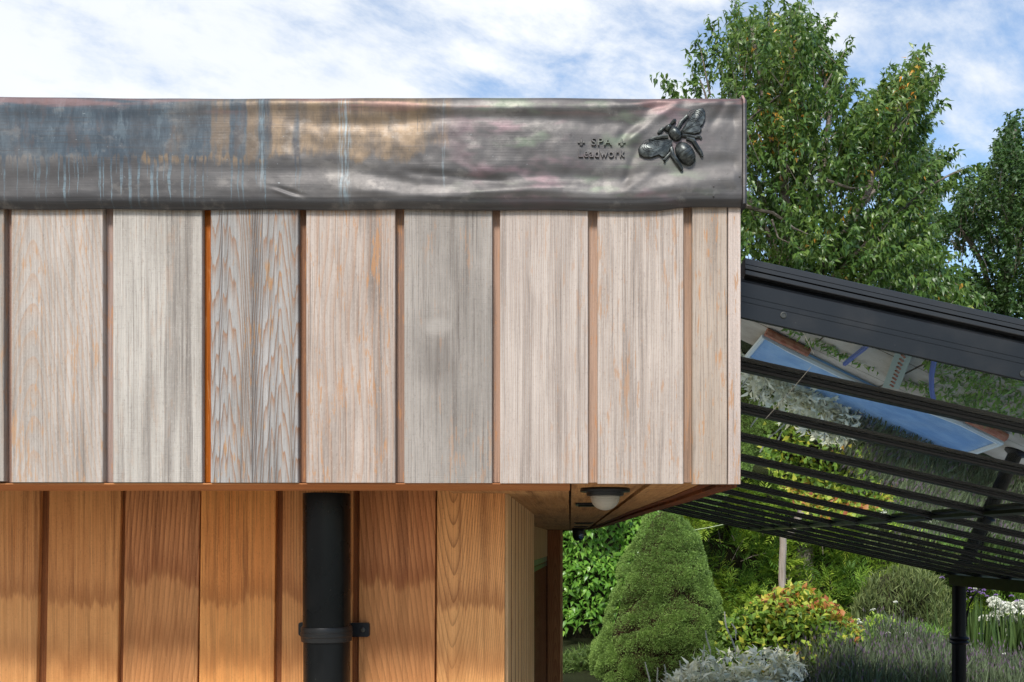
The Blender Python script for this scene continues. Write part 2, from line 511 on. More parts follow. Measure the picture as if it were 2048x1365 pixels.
GREY = srgb(176, 167, 160); PALE = srgb(214, 204, 197); DKG2 = srgb(116, 108, 104)
fascia = [
    # x0,x1, params
    (-60, 7, dict(base=srgb(168, 160, 152), pale=srgb(196, 188, 180), line_amt=.3, freq=120, fleck_amt=.5)),
    (22, 205, dict(base=srgb(180, 169, 160), pale=srgb(218, 208, 201), line_amt=.55, freq=52, tilt=.42, k=2.6, a=.022, x0=fx(62), A=.12, fx=14, fz=1.3, fleck_amt=.65, streak=.35, saw=.5,
                   fleck=srgb(208, 160, 116), ringcol=srgb(186, 142, 104), relief=.35)),
    (225, 403, dict(base=srgb(186, 178, 170), pale=srgb(215, 208, 200), line_amt=.10, freq=260, fleck_amt=.18, streak=.5, saw=1.0)),
    (421, 596, dict(base=srgb(164, 160, 157), pale=srgb(200, 196, 194), line_amt=.95, freq=19, tilt=1., k=1.1, a=.02, x0=fx(500), A=1.25, fx=24, fz=.25, fleck_amt=.75, streak=.45,
                    fleck=srgb(201, 152, 103), ringcol=srgb(158, 108, 66), bs=1.0, sharp=3.4, relief=2.2, nd=3.5)),
    (612, 790, dict(base=srgb(178, 162, 152), pale=srgb(218, 203, 193), line_amt=.55, freq=120, k=1., A=.06, fx=11, fz=2.2, fleck_amt=.7, streak=.45, saw=.6,
                    fleck=srgb(206, 150, 100), ringcol=srgb(176, 128, 90), relief=.8)),
    (808, 984, dict(base=srgb(158, 151, 145), pale=srgb(186, 178, 171), line_amt=.12, freq=230, fleck_amt=.4, streak=.6, saw=.9, blot=.8, knot=(fx(875), (PY - 652) / PFc, .020))),
    (1000, 1176, dict(base=srgb(194, 180, 172), pale=srgb(220, 208, 200), line_amt=.36, freq=330, fleck_amt=.35, streak=.4, saw=.6)),
    (1195, 1367, dict(base=srgb(190, 176, 167), pale=srgb(221, 208, 199), line_amt=.30, freq=280, fleck_amt=.6, streak=.45, saw=.7)),
    (1385, 1454.5, dict(base=srgb(186, 170, 156), pale=srgb(204, 189, 176), line_amt=.3, freq=260, fleck_amt=.9, streak=.5, saw=.5)),
    (1456.5, 1481.5, dict(base=srgb(205, 186, 176), pale=srgb(222, 206, 197), line_amt=.1, freq=150, slant=1., k=.8, fleck_amt=.8, streak=.2, saw=.6)),
]
def dk(c, f): return tuple(v * f for v in c)
for i, (a, b, kw) in enumerate(fascia):
    kw.setdefault('fleck', srgb(200, 152, 112))
    kw['base'] = tuple(v * g_ for v, g_ in zip(kw['base'], (.66, .66, .645))); kw['pale'] = tuple(v * g_ for v, g_ in zip(kw['pale'], (.735, .73, .715))); kw['fleck'] = dk(kw['fleck'], .68)
    if 'ringcol' in kw: kw['ringcol'] = dk(kw['ringcol'], .8)
    mt = wood('weathered cedar %d' % i, i * 1.37 + .5, dark=srgb(88, 80, 75), **kw)
    dz = [.002, .0005, .0005, 0, 0, -.0005, -.001, -.0015, -.002, -.002][i]
    g = MB().box(fx(a), fx(b), YF + (i % 3) * .0005, YF + .0118, ZB + dz, ZT, bev=.0010).build('fascia_board', mt, bld)
# recessed boards seen in the gaps
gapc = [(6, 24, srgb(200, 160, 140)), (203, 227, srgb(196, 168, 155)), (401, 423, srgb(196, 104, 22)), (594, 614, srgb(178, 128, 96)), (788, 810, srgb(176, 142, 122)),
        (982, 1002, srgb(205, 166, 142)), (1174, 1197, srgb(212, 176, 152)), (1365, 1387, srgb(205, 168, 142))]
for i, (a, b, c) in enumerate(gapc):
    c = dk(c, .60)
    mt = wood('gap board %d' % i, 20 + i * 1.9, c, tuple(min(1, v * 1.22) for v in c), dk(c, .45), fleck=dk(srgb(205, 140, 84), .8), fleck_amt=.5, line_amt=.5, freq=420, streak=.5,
              rough=.45 if i == 2 else .7, ringcol=dk(c, .6))
    MB().box(fx(a) - .02, fx(b) + .02, YF + .0121, YF + .027, ZB + .001, ZT).build('recessed_board', mt, bld)

TR = wood('trim cedar', 41, dk(srgb(176, 112, 66), .8), dk(srgb(200, 136, 86), .85), dk(srgb(110, 62, 34), .8), fleck_amt=.2, line_amt=.4, freq=200, axis='c', streak=.4)
MB().box(-2.2, .0, YF + .004, YF + .168, E + .0812, E + .0830).build('soffit_trim', TR, bld)
MB().box(-2.2, -.004, YF + .045, YF + .168, E + .0836, E + .11).build('fascia_backing', TR, bld)

# outer plan curve of the roof edge on the right (X, Y)
curve = [(.2385, YF + .002), (.2365, 1.5), (.232, 1.85), (.213, 2.53), (.200, 3.45), (.186, 4.3), (.160, 5.3), (.10, 6.15), (.02, 6.5), (-.12, 6.72), (-.4, 6.85), (-2.2, 6.9)]
def inset(c, d):
    out = []
    for i, (x, y) in enumerate(c):
        a = Vector(c[max(i - 1, 0)]); b = Vector(c[min(i + 1, len(c) - 1)]); t = (b - a).normalized()
        out.append((x - t.y * d, y + t.x * d * -1 * -1) if False else (x - t.y * d, y + t.x * d))
    return out
ins = inset(curve, .030); ins2 = inset(curve, .050)
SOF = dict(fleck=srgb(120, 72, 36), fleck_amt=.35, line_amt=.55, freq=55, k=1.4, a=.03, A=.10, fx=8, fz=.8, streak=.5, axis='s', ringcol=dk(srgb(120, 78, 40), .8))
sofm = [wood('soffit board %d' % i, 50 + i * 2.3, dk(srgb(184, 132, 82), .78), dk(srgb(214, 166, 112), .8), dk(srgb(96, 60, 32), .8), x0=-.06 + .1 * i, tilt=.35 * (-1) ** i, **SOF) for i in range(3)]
ZS = E + .084
# soffit boards: left of the groove, between groove and dark joint, outer
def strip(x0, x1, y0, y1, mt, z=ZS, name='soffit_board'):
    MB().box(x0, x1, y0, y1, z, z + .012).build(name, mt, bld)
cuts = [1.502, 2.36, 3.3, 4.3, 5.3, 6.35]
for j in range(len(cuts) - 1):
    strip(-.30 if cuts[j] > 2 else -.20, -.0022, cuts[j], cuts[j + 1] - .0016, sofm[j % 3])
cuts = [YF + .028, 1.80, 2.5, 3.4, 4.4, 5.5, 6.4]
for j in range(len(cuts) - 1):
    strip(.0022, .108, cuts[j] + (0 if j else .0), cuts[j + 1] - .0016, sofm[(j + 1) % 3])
# outer boards follow the curve
outer = [(.1175, YF + .023)] + [p for p in ins2 if p[0] > .12]
ys = [1.358, 1.75, 2.25, 2.9, 3.7, 4.5]
def curve_x(c, y):
    for (a, b) in zip(c, c[1:]):
        if a[1] <= y <= b[1]: return a[0] + (b[0] - a[0]) * (y - a[1]) / (b[1] - a[1])
    return c[-1][0]
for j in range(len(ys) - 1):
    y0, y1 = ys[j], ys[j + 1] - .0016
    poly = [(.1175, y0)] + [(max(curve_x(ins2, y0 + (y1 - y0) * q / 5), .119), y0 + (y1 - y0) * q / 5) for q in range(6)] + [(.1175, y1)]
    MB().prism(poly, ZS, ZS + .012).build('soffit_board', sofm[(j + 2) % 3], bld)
DB = wood('dark stained edge and joint shade', 61, dk(srgb(98, 52, 28), .8), dk(srgb(130, 74, 40), .8), dk(srgb(50, 26, 14), .8), fleck_amt=.6, fleck=dk(srgb(170, 90, 40), .8), line_amt=.3, streak=.6, axis='s')
def band(c0, c1, z0, z1, name, mat):
    m = MB(); n = len(c0)
    for c in (c0, c1):
        for z in (z0, z1):
            for (x, y) in c: m.v.append((x, y, z))
    for i in range(n - 1):
        a, b = i, i + 1
        for q in ((0, 2), (3, 1), (1, 0), (2, 3)): m.f.append([q[0] * n + a, q[1] * n + a, q[1] * n + b, q[0] * n + b])
    m.f.append([0, 2 * n, 3 * n, n]); m.f.append([n - 1, 2 * n - 1, 4 * n - 1, 3 * n - 1])
    return m.build(name, mat, bld)
band([(x, y + (.0265 if i == 0 else 0)) for i, (x, y) in enumerate(curve)], [(x, max(y, YF + .0285)) for x, y in ins], E + .0785, ZT - .01, 'side_fascia', DB)
band([(x - .001, max(y, YF + .03)) for x, y in ins], [(x - .001, max(y, YF + .03)) for x, y in inset(curve, .046)], E + .0835, E + .098, 'soffit_edge', DB)
# dark ceiling above the joints
CORE = wood('rough carcass timber', 66, (.05, .03, .018), (.08, .05, .03), (.02, .012, .008))
pc = [(x, max(y, YF + .046)) for x, y in inset(curve, .033)]
MB().prism([(-2.2, YF + .046)] + pc[:-1] + [(-2.2, 6.85)], E + .0985, E + .46).build('roof', CORE, bld)

# lower wall
YW = F / 1163.0
def wx(px): return (px - PX) / 1163.0
low = [
    (-70, 80.5, dict(base=srgb(178, 118, 70), pale=srgb(206, 150, 98), line_amt=.25, freq=130)),
    (98.5, 241.5, dict(base=srgb(176, 116, 68), pale=srgb(204, 146, 92), line_amt=.15, freq=120, saw=1.0)),
    (251, 400, dict(base=srgb(168, 108, 66), pale=srgb(196, 136, 90), line_amt=.8, freq=118, slant=-.11, A=.03, fx=5)),
    (402.5, 552, dict(base=srgb(196, 124, 66), pale=srgb(222, 154, 88), line_amt=.28, freq=70, A=.05)),
    (566, 706, dict(base=srgb(180, 116, 68), pale=srgb(208, 148, 94), line_amt=.6, freq=190)),
    (719, 871, dict(base=srgb(166, 104, 64), pale=srgb(192, 130, 84), line_amt=.8, freq=112, slant=.13, A=.05, fx=5)),
    (874, 1010, dict(base=srgb(196, 138, 86), pale=srgb(214, 158, 104), line_amt=.75, freq=24, tilt=-1., k=11, a=.020, x0=wx(902), A=.16, fx=16, fz=2.0, sharp=4)),
]
for i, (a, b, kw) in enumerate(low):
    for q in ('base', 'pale'): kw[q] = tuple(v * g_ for v, g_ in zip(kw[q], (1.26, 1.22, 1.16)))
    mt = wood('warm cedar %d' % i, 80 + i * 2.1, dark=dk(srgb(112, 62, 34), .75), fleck=dk(srgb(140, 78, 40), .8), ringcol=dk(srgb(128, 70, 36), .72), streak=.42, fleck_amt=.15,
              stain=(-.108 - .022 * math.sin(i * 2.3), .24, dk(srgb(140, 70, 26), .8), dk(srgb(240, 176, 106), .95)), rough=.55, bs=.35, **kw)
    lean = -.022 * (1 - a / 1010.0) - .0
    m = MB().box(wx(a), wx(b), YW, YW + .0098, .04, E + .097, bev=.001, lean=lean * 1.0 / 1.0 * .9)
    m.build('wall_board', mt, bld)
for i, (a, b) in enumerate([(78, 100), (238, 253), (399, 404), (550, 568), (700, 722), (868, 876)]):
    mt = wood('recess cedar %d' % i, 110 + i * 1.3, dk(srgb(150, 86, 46), .72), dk(srgb(176, 108, 62), .75), dk(srgb(70, 34, 18), .7), line_amt=.3, freq=300, fleck_amt=.1)
    MB().box(wx(a) - .03, wx(b) + .02, YW + .0101, YW + .03, .04, E + .097).build('recessed_wall_board', mt, bld)
MB().box(-2.2, wx(1008), YW + .041, 2.86, .0, E + .098).box(-2.2, -.32, 2.862, 6.5, .0, E + .098).build('wall', CORE, bld)

# side wall: receding boards at X=-.11
SX = wx(1010)
sidec = wood('side cedar', 130, srgb(206, 164, 116), srgb(228, 192, 146), dk(srgb(140, 96, 60), .9), axis='y', line_amt=.35, freq=170, fleck_amt=.1, streak=.4)
edges = [YW + .0005, 1.742, 1.85, 1.97, 2.11, 2.25, 2.375, 2.49, 2.61, 2.86]
edges = [YW + .0005] + [1.745 + .124 * j for j in range(10)]
MB().box(SX - .03, SX - .004, YW + .0305, 2.86, .0, E + .0975).build('side_backing', CORE, bld)
for j in range(len(edges) - 1):
    y0, y1 = edges[j] + (.030 if j else .0), edges[j + 1]
    if j == 0: y0 = YW + .0105
    if j: MB().box(SX - .0035, SX + .0028, edges[j] - .0055, y0 + .0035, .0, E + .0833).build('joint_shade_strip', DB, bld)  # dark strip stands in for the shade inside each board joint
    MB().box(SX - .0015, SX + .004, y0 + .004, y1 - .006, .0, E + .0835).build('side_board', sidec, bld)
# recessed bay: lintel panel, window and end post
LN = wood('lintel cedar', 140, srgb(205, 158, 110), srgb(230, 190, 142), dk(srgb(140, 92, 54), .8), axis='y', line_amt=.35, freq=60, fleck_amt=.1, streak=.5)
def wallquad(p0, p1, th, z0, z1):
    a = Vector(p0); b = Vector(p1); n = Vector((b - a).yx); n = Vector((-(b - a).y, (b - a).x)).normalized() * th
    poly = [tuple(a), tuple(b), tuple(b + n), tuple(a + n)]
    return MB().prism(poly, z0, z1)
wallquad((-.235, 2.87), (-.188, 5.0), .05, E - .095, E + .0835).build('lintel_board', LN, bld)
wallquad((-.188, 5.002), (-.1545, 6.5), .05, E - .095, E + .0835).build('lintel_board', LN, bld)
gm, gt, gp = new_mat('dark window glass'); put(gt, gp, color=(.006, .009, .013), rough=.06, spec=.25)
win = wallquad((-.243, 2.87), (-.1595, 6.48), .012, .25, E - .097).build('window', gm, bld)
fm = metal_black('window frame grey green', (.10, .11, .08), .4, .05)
f1 = wallquad((-.240, 2.87), (-.1565, 6.48), .012, E - .128, E - .0965)
link('window_frame', f1.mesh('window_frame'), fm, win)
f2 = wallquad((-.2405, 2.87), (-.1572, 6.48), .010, E - .158, E - .134)
link('window_frame', f2.mesh('window_frame'), M['black'], win)
PM = wood('post cedar', 150, dk(srgb(178, 112, 70), .78), dk(srgb(204, 140, 92), .8), dk(srgb(110, 60, 34), .78), line_amt=.6, freq=9, tilt=1., k=9, a=.012, x0=-.10, A=.15, fx=10, fz=1., ringcol=dk(srgb(120, 66, 38), .78), streak=.3)
MB().box(-.1535, -.066, 6.505, 6.62, 0, E + .0835, bev=.003).build('corner_post', PM, bld)
MB().box(-.0655, -.050, 6.512, 6.62, 0, E + .083).build('post_trim', LN, bld)
MB().box(-.172, -.1545, 6.53, 6.6, 0, E + .083).build('corner_post', DB, bld)

# ---------------------------------------------------------------- lead roof edge
PL = 1445.0; YL = F / PL
def lx(px): return (px - PX) / PL
def lz(py): return E + (PY - py) / PL
def nz(x, z, s, k=0.): return mnoise.noise(Vector((x * s, z * s, k)))


def lead_disp(x, z):
    """outward bulge (metres, towards the camera) of the beaten sheet"""
    px, py = PX + x * PL, PY - (z - E) * PL
    d = 0.0
    d += .0030 * nz(x * .35, z, 16, 1.) + .0022 * nz(x * .5, z, 30, 4.) + .0007 * nz(x, z, 75, 8.)
    # long rolls: one just beneath the top edge, a hollow above the lower edge
    lf = min(1, max(.25, (px - 250) / 550.))
    d *= .5 + .5 * lf
    d += .0036 * lf * math.exp(-((py - 212 - 6 * math.sin(px / 130.)) / 11.) ** 2)
    d -= .0035 * math.exp(-((py - 240 - 8 * math.sin(px / 90.)) / 15.) ** 2) * (.4 + .6 * (px > 500) * min(1, (px - 500) / 200.) if px > 500 else .4)
    lowc = 348 + 14 * math.sin((px - 700) / 170.) + 8 * math.sin(px / 61.)
    d -= .0042 * math.exp(-((py - lowc) / 16.) ** 2) * min(1, max(.25, (px - 300) / 500.))
    d += .0030 * lf * math.exp(-((py - lowc - 34) / 15.) ** 2)
    # dressed hollow round the stamp and the creases by the bee
    def crease(x0, y0, x1, y1, w, a):
        vx, vy = x1 - x0, y1 - y0; L = math.hypot(vx, vy)
        s = ((px - x0) * vx + (py - y0) * vy) / L / L; q = ((px - x0) * vy - (py - y0) * vx) / L
        e = max(0, abs(s - .5) - .5) * L
        return a * math.exp(-(q / w) ** 2 - (e / 18.) ** 2)
    d += crease(1265, 275, 1345, 215, 9, .0035) - crease(1250, 268, 1310, 212, 12, .003)
    d += crease(1300, 215, 1395, 203, 8, -.004) + crease(1255, 350, 1275, 300, 9, -.003)
    d += crease(1262, 372, 1300, 345, 10, .0028) + crease(1425, 245, 1450, 205, 8, -.0025)
    d += crease(560, 383, 590, 398, 5, .003) - crease(556, 378, 592, 388, 4, .003)
    d += crease(830, 345, 1000, 362, 9, -.003) + crease(960, 385, 1150, 372, 8, .002)
    d -= .0016 * math.exp(-((px - 1202) / 75.) ** 2 - ((py - 292) / 40.) ** 2)
    # flat pad for the bee
    pad = math.exp(-((px - 1350) / 72.) ** 4 - ((py - 285) / 62.) ** 4)
    d = d * (1 - .75 * pad) * .64
    edge = min(1, max(0, (1484 - px) / 16.))
    return d * edge


def make_lead():
    root = MB(); nx, nzv = 760, 76
    x0, x1 = lx(-160), lx(1484)
    V = []
    prof = []   # rows: from behind the top, over, down the face, under the drip
    def top_y(px): return 194 + .9 * math.sin(px / 210.) - (3.0 * max(0, (500 - px) / 500.)) + 1.2 * math.exp(-((px - 1300) / 60.) ** 2)
    def bot_y(px): return 413.5 - 1.2 * max(0, (500 - px) / 500.) + 2.2 * math.exp(-((px - 1210) / 190.) ** 2) - 5.0 * (1 / (1 + math.exp(-(px - 1345) / 9.))) + 1.0 * math.sin(px / 47.)
    rows = nzv + 8
    for j in range(rows):
        for i in range(nx + 1):
            px = -160 + (1484 + 160) * i / nx; x = lx(px)
            zt, zb = lz(top_y(px)), lz(bot_y(px))
            wob = .0009 * nz(x, 0, 9, 3.)
            if j < 3:                      # roof top going back
                y = YL + [.30, .05, .006][j]; z = zt + [.004, .001, -.0005][j]
            elif j < 3 + nzv:
                s = (j - 3) / (nzv - 1); s = s
                z = zt + (zb - zt) * s
                rt = math.exp(-((zt - z) / .0035)) * .005
                rb = 0
                h = (z - zb)
                roll = 0
                if h < .0095: roll = -.0075 * (1 - max(0, h) / .0095) ** 1.5
                cut = -.0012 * math.exp(-((h - .0100) / .0018) ** 2)
                fade = min(1, max(0, (zt - z) / .006)) * min(1, max(0, (h - .010) / .010))
                y = YL + rt - lead_disp(x, z) * fade - roll - cut * .6 + wob * 3
            else:
                q = j - 3 - nzv
                y = YL + [.008, .011, .014, .018, .018][q]; z = zb + [-.0012, -.001, .001, .006, .02][q]
            V.append((x, y, z))
    Fc = [[j * (nx + 1) + i, (j + 1) * (nx + 1) + i, (j + 1) * (nx + 1) + i + 1, j * (nx + 1) + i + 1] for j in range(rows - 1) for i in range(nx)]
    me = bpy.data.meshes.new('lead_flashing'); me.from_pydata(V, [], Fc); me.shade_smooth()
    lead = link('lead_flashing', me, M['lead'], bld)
    # folded corner welt and the return along the curved side
    zt, zb = lz(192.5), lz(409)
    m = MB()
    for k in range(25):
        s = k / 24.; z = zb + (zt - zb) * s; wv = .0007 * nz(1, z, 40, 2) - .0022 * max(0, (s - .93) / .07) ** 2
        ring = [(lx(1484.6), YL + .0), (lx(1485.4), YL - .0035), (lx(1489), YL - .0042), (lx(1493.0) + wv, YL - .0015), (lx(1494.6) + wv, YL + .005), (lx(1494.6) + wv, YL + .02), (lx(1484.6), YL + .02)]
        if s > .97: ring = [(x - .002, y + .002) for x, y in ring]
        for x, y in ring: m.v.append((x, y, z))
    n = 7
    for k in range(24):
        for i in range(n): m.f.append([k * n + i, k * n + (i + 1) % n, (k + 1) * n + (i + 1) % n, (k + 1) * n + i])
    m.f.append(list(range(n))[::-1]); m.f.append([24 * n + i for i in range(n)])
    link('welt', m.mesh('welt', True), M['lead'], lead)
    c1 = [(x + .006, max(y, YL + .021)) for x, y in curve]; c0 = inset(curve, .01); c0 = [(x, max(y, YL + .021)) for x, y in c0]
    m = MB(); nn = len(c1)
    for c in (c0, c1):
        for z in (zb + .0, zt - .003):
            for (x, y) in c: m.v.append((x, y, z))
    for i in range(nn - 1):
        for q in ((0, 2), (3, 1), (1, 0), (2, 3)): m.f.append([q[0] * nn + i, q[1] * nn + i, q[1] * nn + i + 1, q[0] * nn + i + 1])
    link('side_sheet', m.mesh('side_sheet'), M['lead'], lead)
    MB().prism([(-2.2, YL + .08)] + [(x - .001, max(y, YL + .08)) for x, y in curve], zt - .012, zt - .0045).build('roof_sheet', M['lead'], bld)
    # weld beads on the lower right
    for (bx, by) in ((1427, 374), (1427, 393), (1479, 354)):
        b = MB().lathe((0, 0, 0), [(.0013, 0), (.0011, .0008), (.0005, .0013)], 8)
        me = b.mesh('solder_spot', True); me.transform(Matrix.Rotation(math.radians(90), 4, 'X'))
        o = link('solder_spot', me, M['lead'], lead); o.location = (lx(bx), YL - lead_disp(lx(bx), lz(by)), lz(by)); o.parent = lead
        o.matrix_parent_inverse = Matrix.Identity(4)
    return lead


lead = make_lead()
# the parent chain uses translation-only parents: bld at its location, lead at the origin

# ---------------------------------------------------------------- stamped lettering
def text_mesh(txt, size_px, cx, cy, mat, parent, width_px=None):
    cu = bpy.data.curves.new('lettering', 'FONT'); cu.body = txt; cu.size = 1; cu.align_x = 'CENTER'; cu.align_y = 'CENTER'
    cu.extrude = .04; cu.bevel_depth = .018; cu.bevel_resolution = 1; cu.offset = -.004; cu.space_character = 1.12
    o = bpy.data.objects.new('tmp', cu); C.objects.link(o)
    dg = bpy.context.evaluated_depsgraph_get(); me = bpy.data.meshes.new_from_object(o.evaluated_get(dg))
    bpy.data.objects.remove(o)
    co = np.array([v.co[:] for v in me.vertices]); w = np.ptp(co[:, 0]); h = np.ptp(co[:, 1])
    c = (co.max(0) + co.min(0)) / 2; co -= c
    sx = width_px / PL / w; sz = size_px / PL / h
    out = np.stack([co[:, 0] * sx, -co[:, 2] * .016 - .0002, co[:, 1] * sz], 1)
    for v, q in zip(me.vertices, out):
        X, Z = q[0] + lx(cx), q[2] + lz(cy)
        v.co = (X, YL - lead_disp(X, Z) + q[1] - .0006, Z)
    me.materials.clear(); me.name = 'lettering'
    return link('lettering', me, mat, parent)


text_mesh('SPA', 15.5, 1203.5, 284, M['lead'], lead, 42)
text_mesh('Leadwork', 17.5, 1203.5, 306.5, M['lead'], lead, 93)


def pillow(m, poly, h, ins_=.86, cx=None):
    """raised plate with rounded rim; poly in (x, z) metres, built towards -y"""
    n = len(poly); cxy = cx or (sum(p[0] for p in poly) / n, sum(p[1] for p in poly) / n)
    o = len(m.v)
    for (k, hh) in ((1.0, 0.0), (1.0, .55), (.96, .85), (ins_, 1.0)):
        for (x, z) in poly: m.v.append((cxy[0] + (x - cxy[0]) * k, -h * hh, cxy[1] + (z - cxy[1]) * k))
    m.v.append((cxy[0], -h * 1.04, cxy[1])); ce = len(m.v) - 1
    for j in range(3):
        for i in range(n):
            a, b = o + j * n + i, o + j * n + (i + 1) % n
            m.f.append([a, b, b + n, a + n])
    for i in range(n): m.f.append([o + 3 * n + i, o + 3 * n + (i + 1) % n, ce])


# fleur-de-lis on both sides of SPA
for cx in (1162.5, 1243.5):
    m = MB(); s = 1 / PL / 4.876
    cc = (cx, 285.5)
    def lp(pts): return [((p[0]) * s, -(p[1]) * s) for p in pts]
    pillow(m, lp([(0, -42), (11, -22), (8, 2), (0, 14), (-8, 2), (-11, -22)]), .0013)
    for q in (1, -1):
        pillow(m, lp([(q * 8, 8), (q * 14, -8), (q * 28, -12), (q * 38, 0), (q * 34, 12), (q * 25, 6), (q * 18, 12)]), .0012)
        pillow(m, lp([(0, 18), (q * 12, 20), (q * 18, 30), (q * 6, 26), (0, 38)]), .0011)
    pillow(m, lp([(-14, 11), (14, 11), (14, 17), (-14, 17)]), .0015)
    me = m.mesh('fleur_de_lis', True)
    X, Z = lx(cc[0]), lz(cc[1]); me.transform(Matrix.Translation((X, YL - lead_disp(X, Z) - .0005, Z)))
    link('fleur_de_lis', me, M['lead'], lead)


# ---------------------------------------------------------------- bee casting
def bee_parts():
    s = 1 / PL / 4.876
    def P(pts): return [((x - 1215) * s, -(y - 470) * s) for x, y in pts]
    parts = []
    h = .0055
    wingL = [(1192, 495), (1110, 498), (1020, 512), (935, 525), (880, 545), (858, 585), (868, 635), (910, 663), (975, 672), (1030, 655), (1062, 645), (1100, 668), (1135, 655), (1160, 610), (1188, 540)]
    wingR = [(1268, 415), (1300, 365), (1352, 290), (1400, 225), (1440, 192), (1490, 182), (1515, 225), (1512, 290), (1492, 345), (1462, 372), (1478, 400), (1455, 432), (1400, 442), (1330, 438), (1282, 440)]
    for wpts, root_, sgn in ((wingL, (1200, 500), 1), (wingR, (1270, 430), -1)):
        m = MB(); pl = P(wpts)
        if sgn < 0: pl = pl[::-1]
        pillow(m, pl[::-1], h * .8, .9)
        # veins as fine raised lines
        rx, rz = P([root_])[0]
        tip = P([wpts[5] if sgn > 0 else wpts[5]])[0]
        for k, q in enumerate(wpts[2:13:2]):
            tx, tz = P([q])[0]; pts = []
            for u in np.linspace(.08, .86, 8):
                bx = rx + (tx - rx) * u; bz = rz + (tz - rz) * u + math.sin(u * 3.1) * .0018 * (1 if k % 2 else -1)
                pts.append((bx, -h * .84, bz))
            m.tube(pts, .00042, 5)
        for r_ in (.30, .46, .62):
            cx, cz = rx + (tip[0] - rx) * .66, rz + (tip[1] - rz) * .66
            pts = [(cx + .017 * r_ * math.cos(a) * 1.1, -h * .85, cz + .014 * r_ * math.sin(a)) for a in np.linspace(0, 5.2, 12)]
            m.tube(pts, .0004, 5)
        parts.append(('wing', m))
    ax = Vector((250, -355)).normalized(); side = Vector((-ax.y, ax.x))
    def ell(cx, cy, ra, rb, hh, name, rings=0):
        m = MB(); c = Vector(P([(cx, cy)])[0]); nlat, nlon = 8, 20
        for i in range(nlat):
            ph = math.pi / 2 * i / (nlat - 1) * .98
            for k in range(nlon):
                t_ = 2 * math.pi * k / nlon
                q = c + ax * (ra * s * math.cos(t_) * math.cos(ph)) + side * (rb * s * math.sin(t_) * math.cos(ph))
                m.v.append((q.x, -hh * math.sin(ph) - (0 if i else -.0), q.y))
        for i in range(nlat - 1):
            for k in range(nlon):
                a, b = i * nlon + k, i * nlon + (k + 1) % nlon
                m.f.append([a, a + nlon, b + nlon, b])
        m.f.append([(nlat - 1) * nlon + k for k in range(nlon)])
        for r in range(rings):
            u = -.55 + 1.2 * r / max(1, rings - 1)
            pts = []
            for w_ in np.linspace(-.92, .92, 11):
                k2 = max(0.0, 1 - u * u - w_ * w_ * (1 - u * u) )
                ww = w_ * math.sqrt(max(0, 1 - u * u)); hgt = hh * math.sqrt(max(0.02, 1 - u * u - ww * ww))
                q = c + ax * (ra * s * (u + .12 * (1 - w_ * w_))) + side * (rb * s * ww)
                pts.append((q.x, -hgt - .0002, q.y))
            m.tube(pts, .0005, 5)
        if name == 'abdomen':
            for w_ in np.linspace(-.75, .75, 9):
                pts = []
                for u in np.linspace(.40, .9, 5):
                    ww = w_ * math.sqrt(max(0, 1 - u * u)) ; hgt = hh * math.sqrt(max(0.02, 1 - u * u - ww * ww))
                    q = c + ax * (ra * s * u) + side * (rb * s * ww); pts.append((q.x, -hgt - .0001, q.y))
                m.tube(pts, .00045, 4)
        parts.append((name, m))
    ell(1318, 625, 128, 88, .0105, 'abdomen', 5)
    ell(1218, 433, 82, 62, .0100, 'thorax', 2)
    ell(1152, 378, 34, 44, .0080, 'head', 1)
    def limb(pts, r, name='leg'):
        m = MB(); q = P(pts); n = len(q)
        m.tube([(a, -r_ * .85, b) for (a, b), r_ in zip(q, r)], list(r), 8)
        parts.append((name, m))
    limb([(1140, 375), (1100, 385), (1072, 410), (1058, 432)], (.0016, .0023, .0028, .0024), 'antenna')
    limb([(1165, 350), (1185, 330), (1208, 312), (1222, 300)], (.0014, .0022, .0030, .0022), 'antenna')
    limb([(1150, 462), (1080, 468), (1010, 482), (975, 498), (968, 485)], (.0030, .0032, .0026, .0022, .0016))
    limb([(1245, 385), (1275, 325), (1312, 285), (1338, 258), (1350, 275)], (.0028, .0030, .0026, .0022, .0016))
    limb([(1288, 452), (1350, 455), (1410, 470), (1455, 462), (1474, 482)], (.0028, .0024, .0024, .0026, .0020))
    limb([(1330, 480), (1392, 500), (1430, 565), (1470, 620), (1482, 655)], (.0026, .0036, .0034, .0028, .0022))
    limb([(1185, 570), (1190, 640), (1235, 705), (1268, 750), (1285, 785)], (.0026, .0036, .0034, .0028, .0024))
    limb([(1175, 620), (1140, 660), (1112, 690), (1118, 712)], (.0022, .0024, .0022, .0018))
    return parts


bp = [(n, m.mesh(n, True)) for n, m in bee_parts()]
def place_bee(mat4, label):
    root = bpy.data.objects.new('bee_casting', bp[2][1]); C.objects.link(root)
    root.parent = bld; root.matrix_world = mat4
    root.matrix_parent_inverse = Matrix.Translation(-Vector(bld.location)); root.matrix_basis = mat4
    root['label'] = label
    bp[2][1].materials.clear(); bp[2][1].materials.append(M['casting'])
    for k, (n, me) in enumerate(bp):
        if k == 2: continue
        if not me.materials: me.materials.append(M['casting'])
        o = bpy.data.objects.new(n, me); C.objects.link(o); o.parent = root
bc = (1100 + 1215 / 4.876, 180 + 470 / 4.876)
place_bee(Matrix.Translation((lx(bc[0]), YL + .0005, lz(bc[1]))), 'dark cast lead bee on the front of the roof edge')
place_bee(Matrix.Translation((.2445, YL + .105, lz(290))) @ Matrix.Rotation(math.radians(90), 4, 'Z') @ Matrix.Scale(-1, 4, (1, 0, 0)), 'second lead bee on the side of the roof edge, seen edge on')

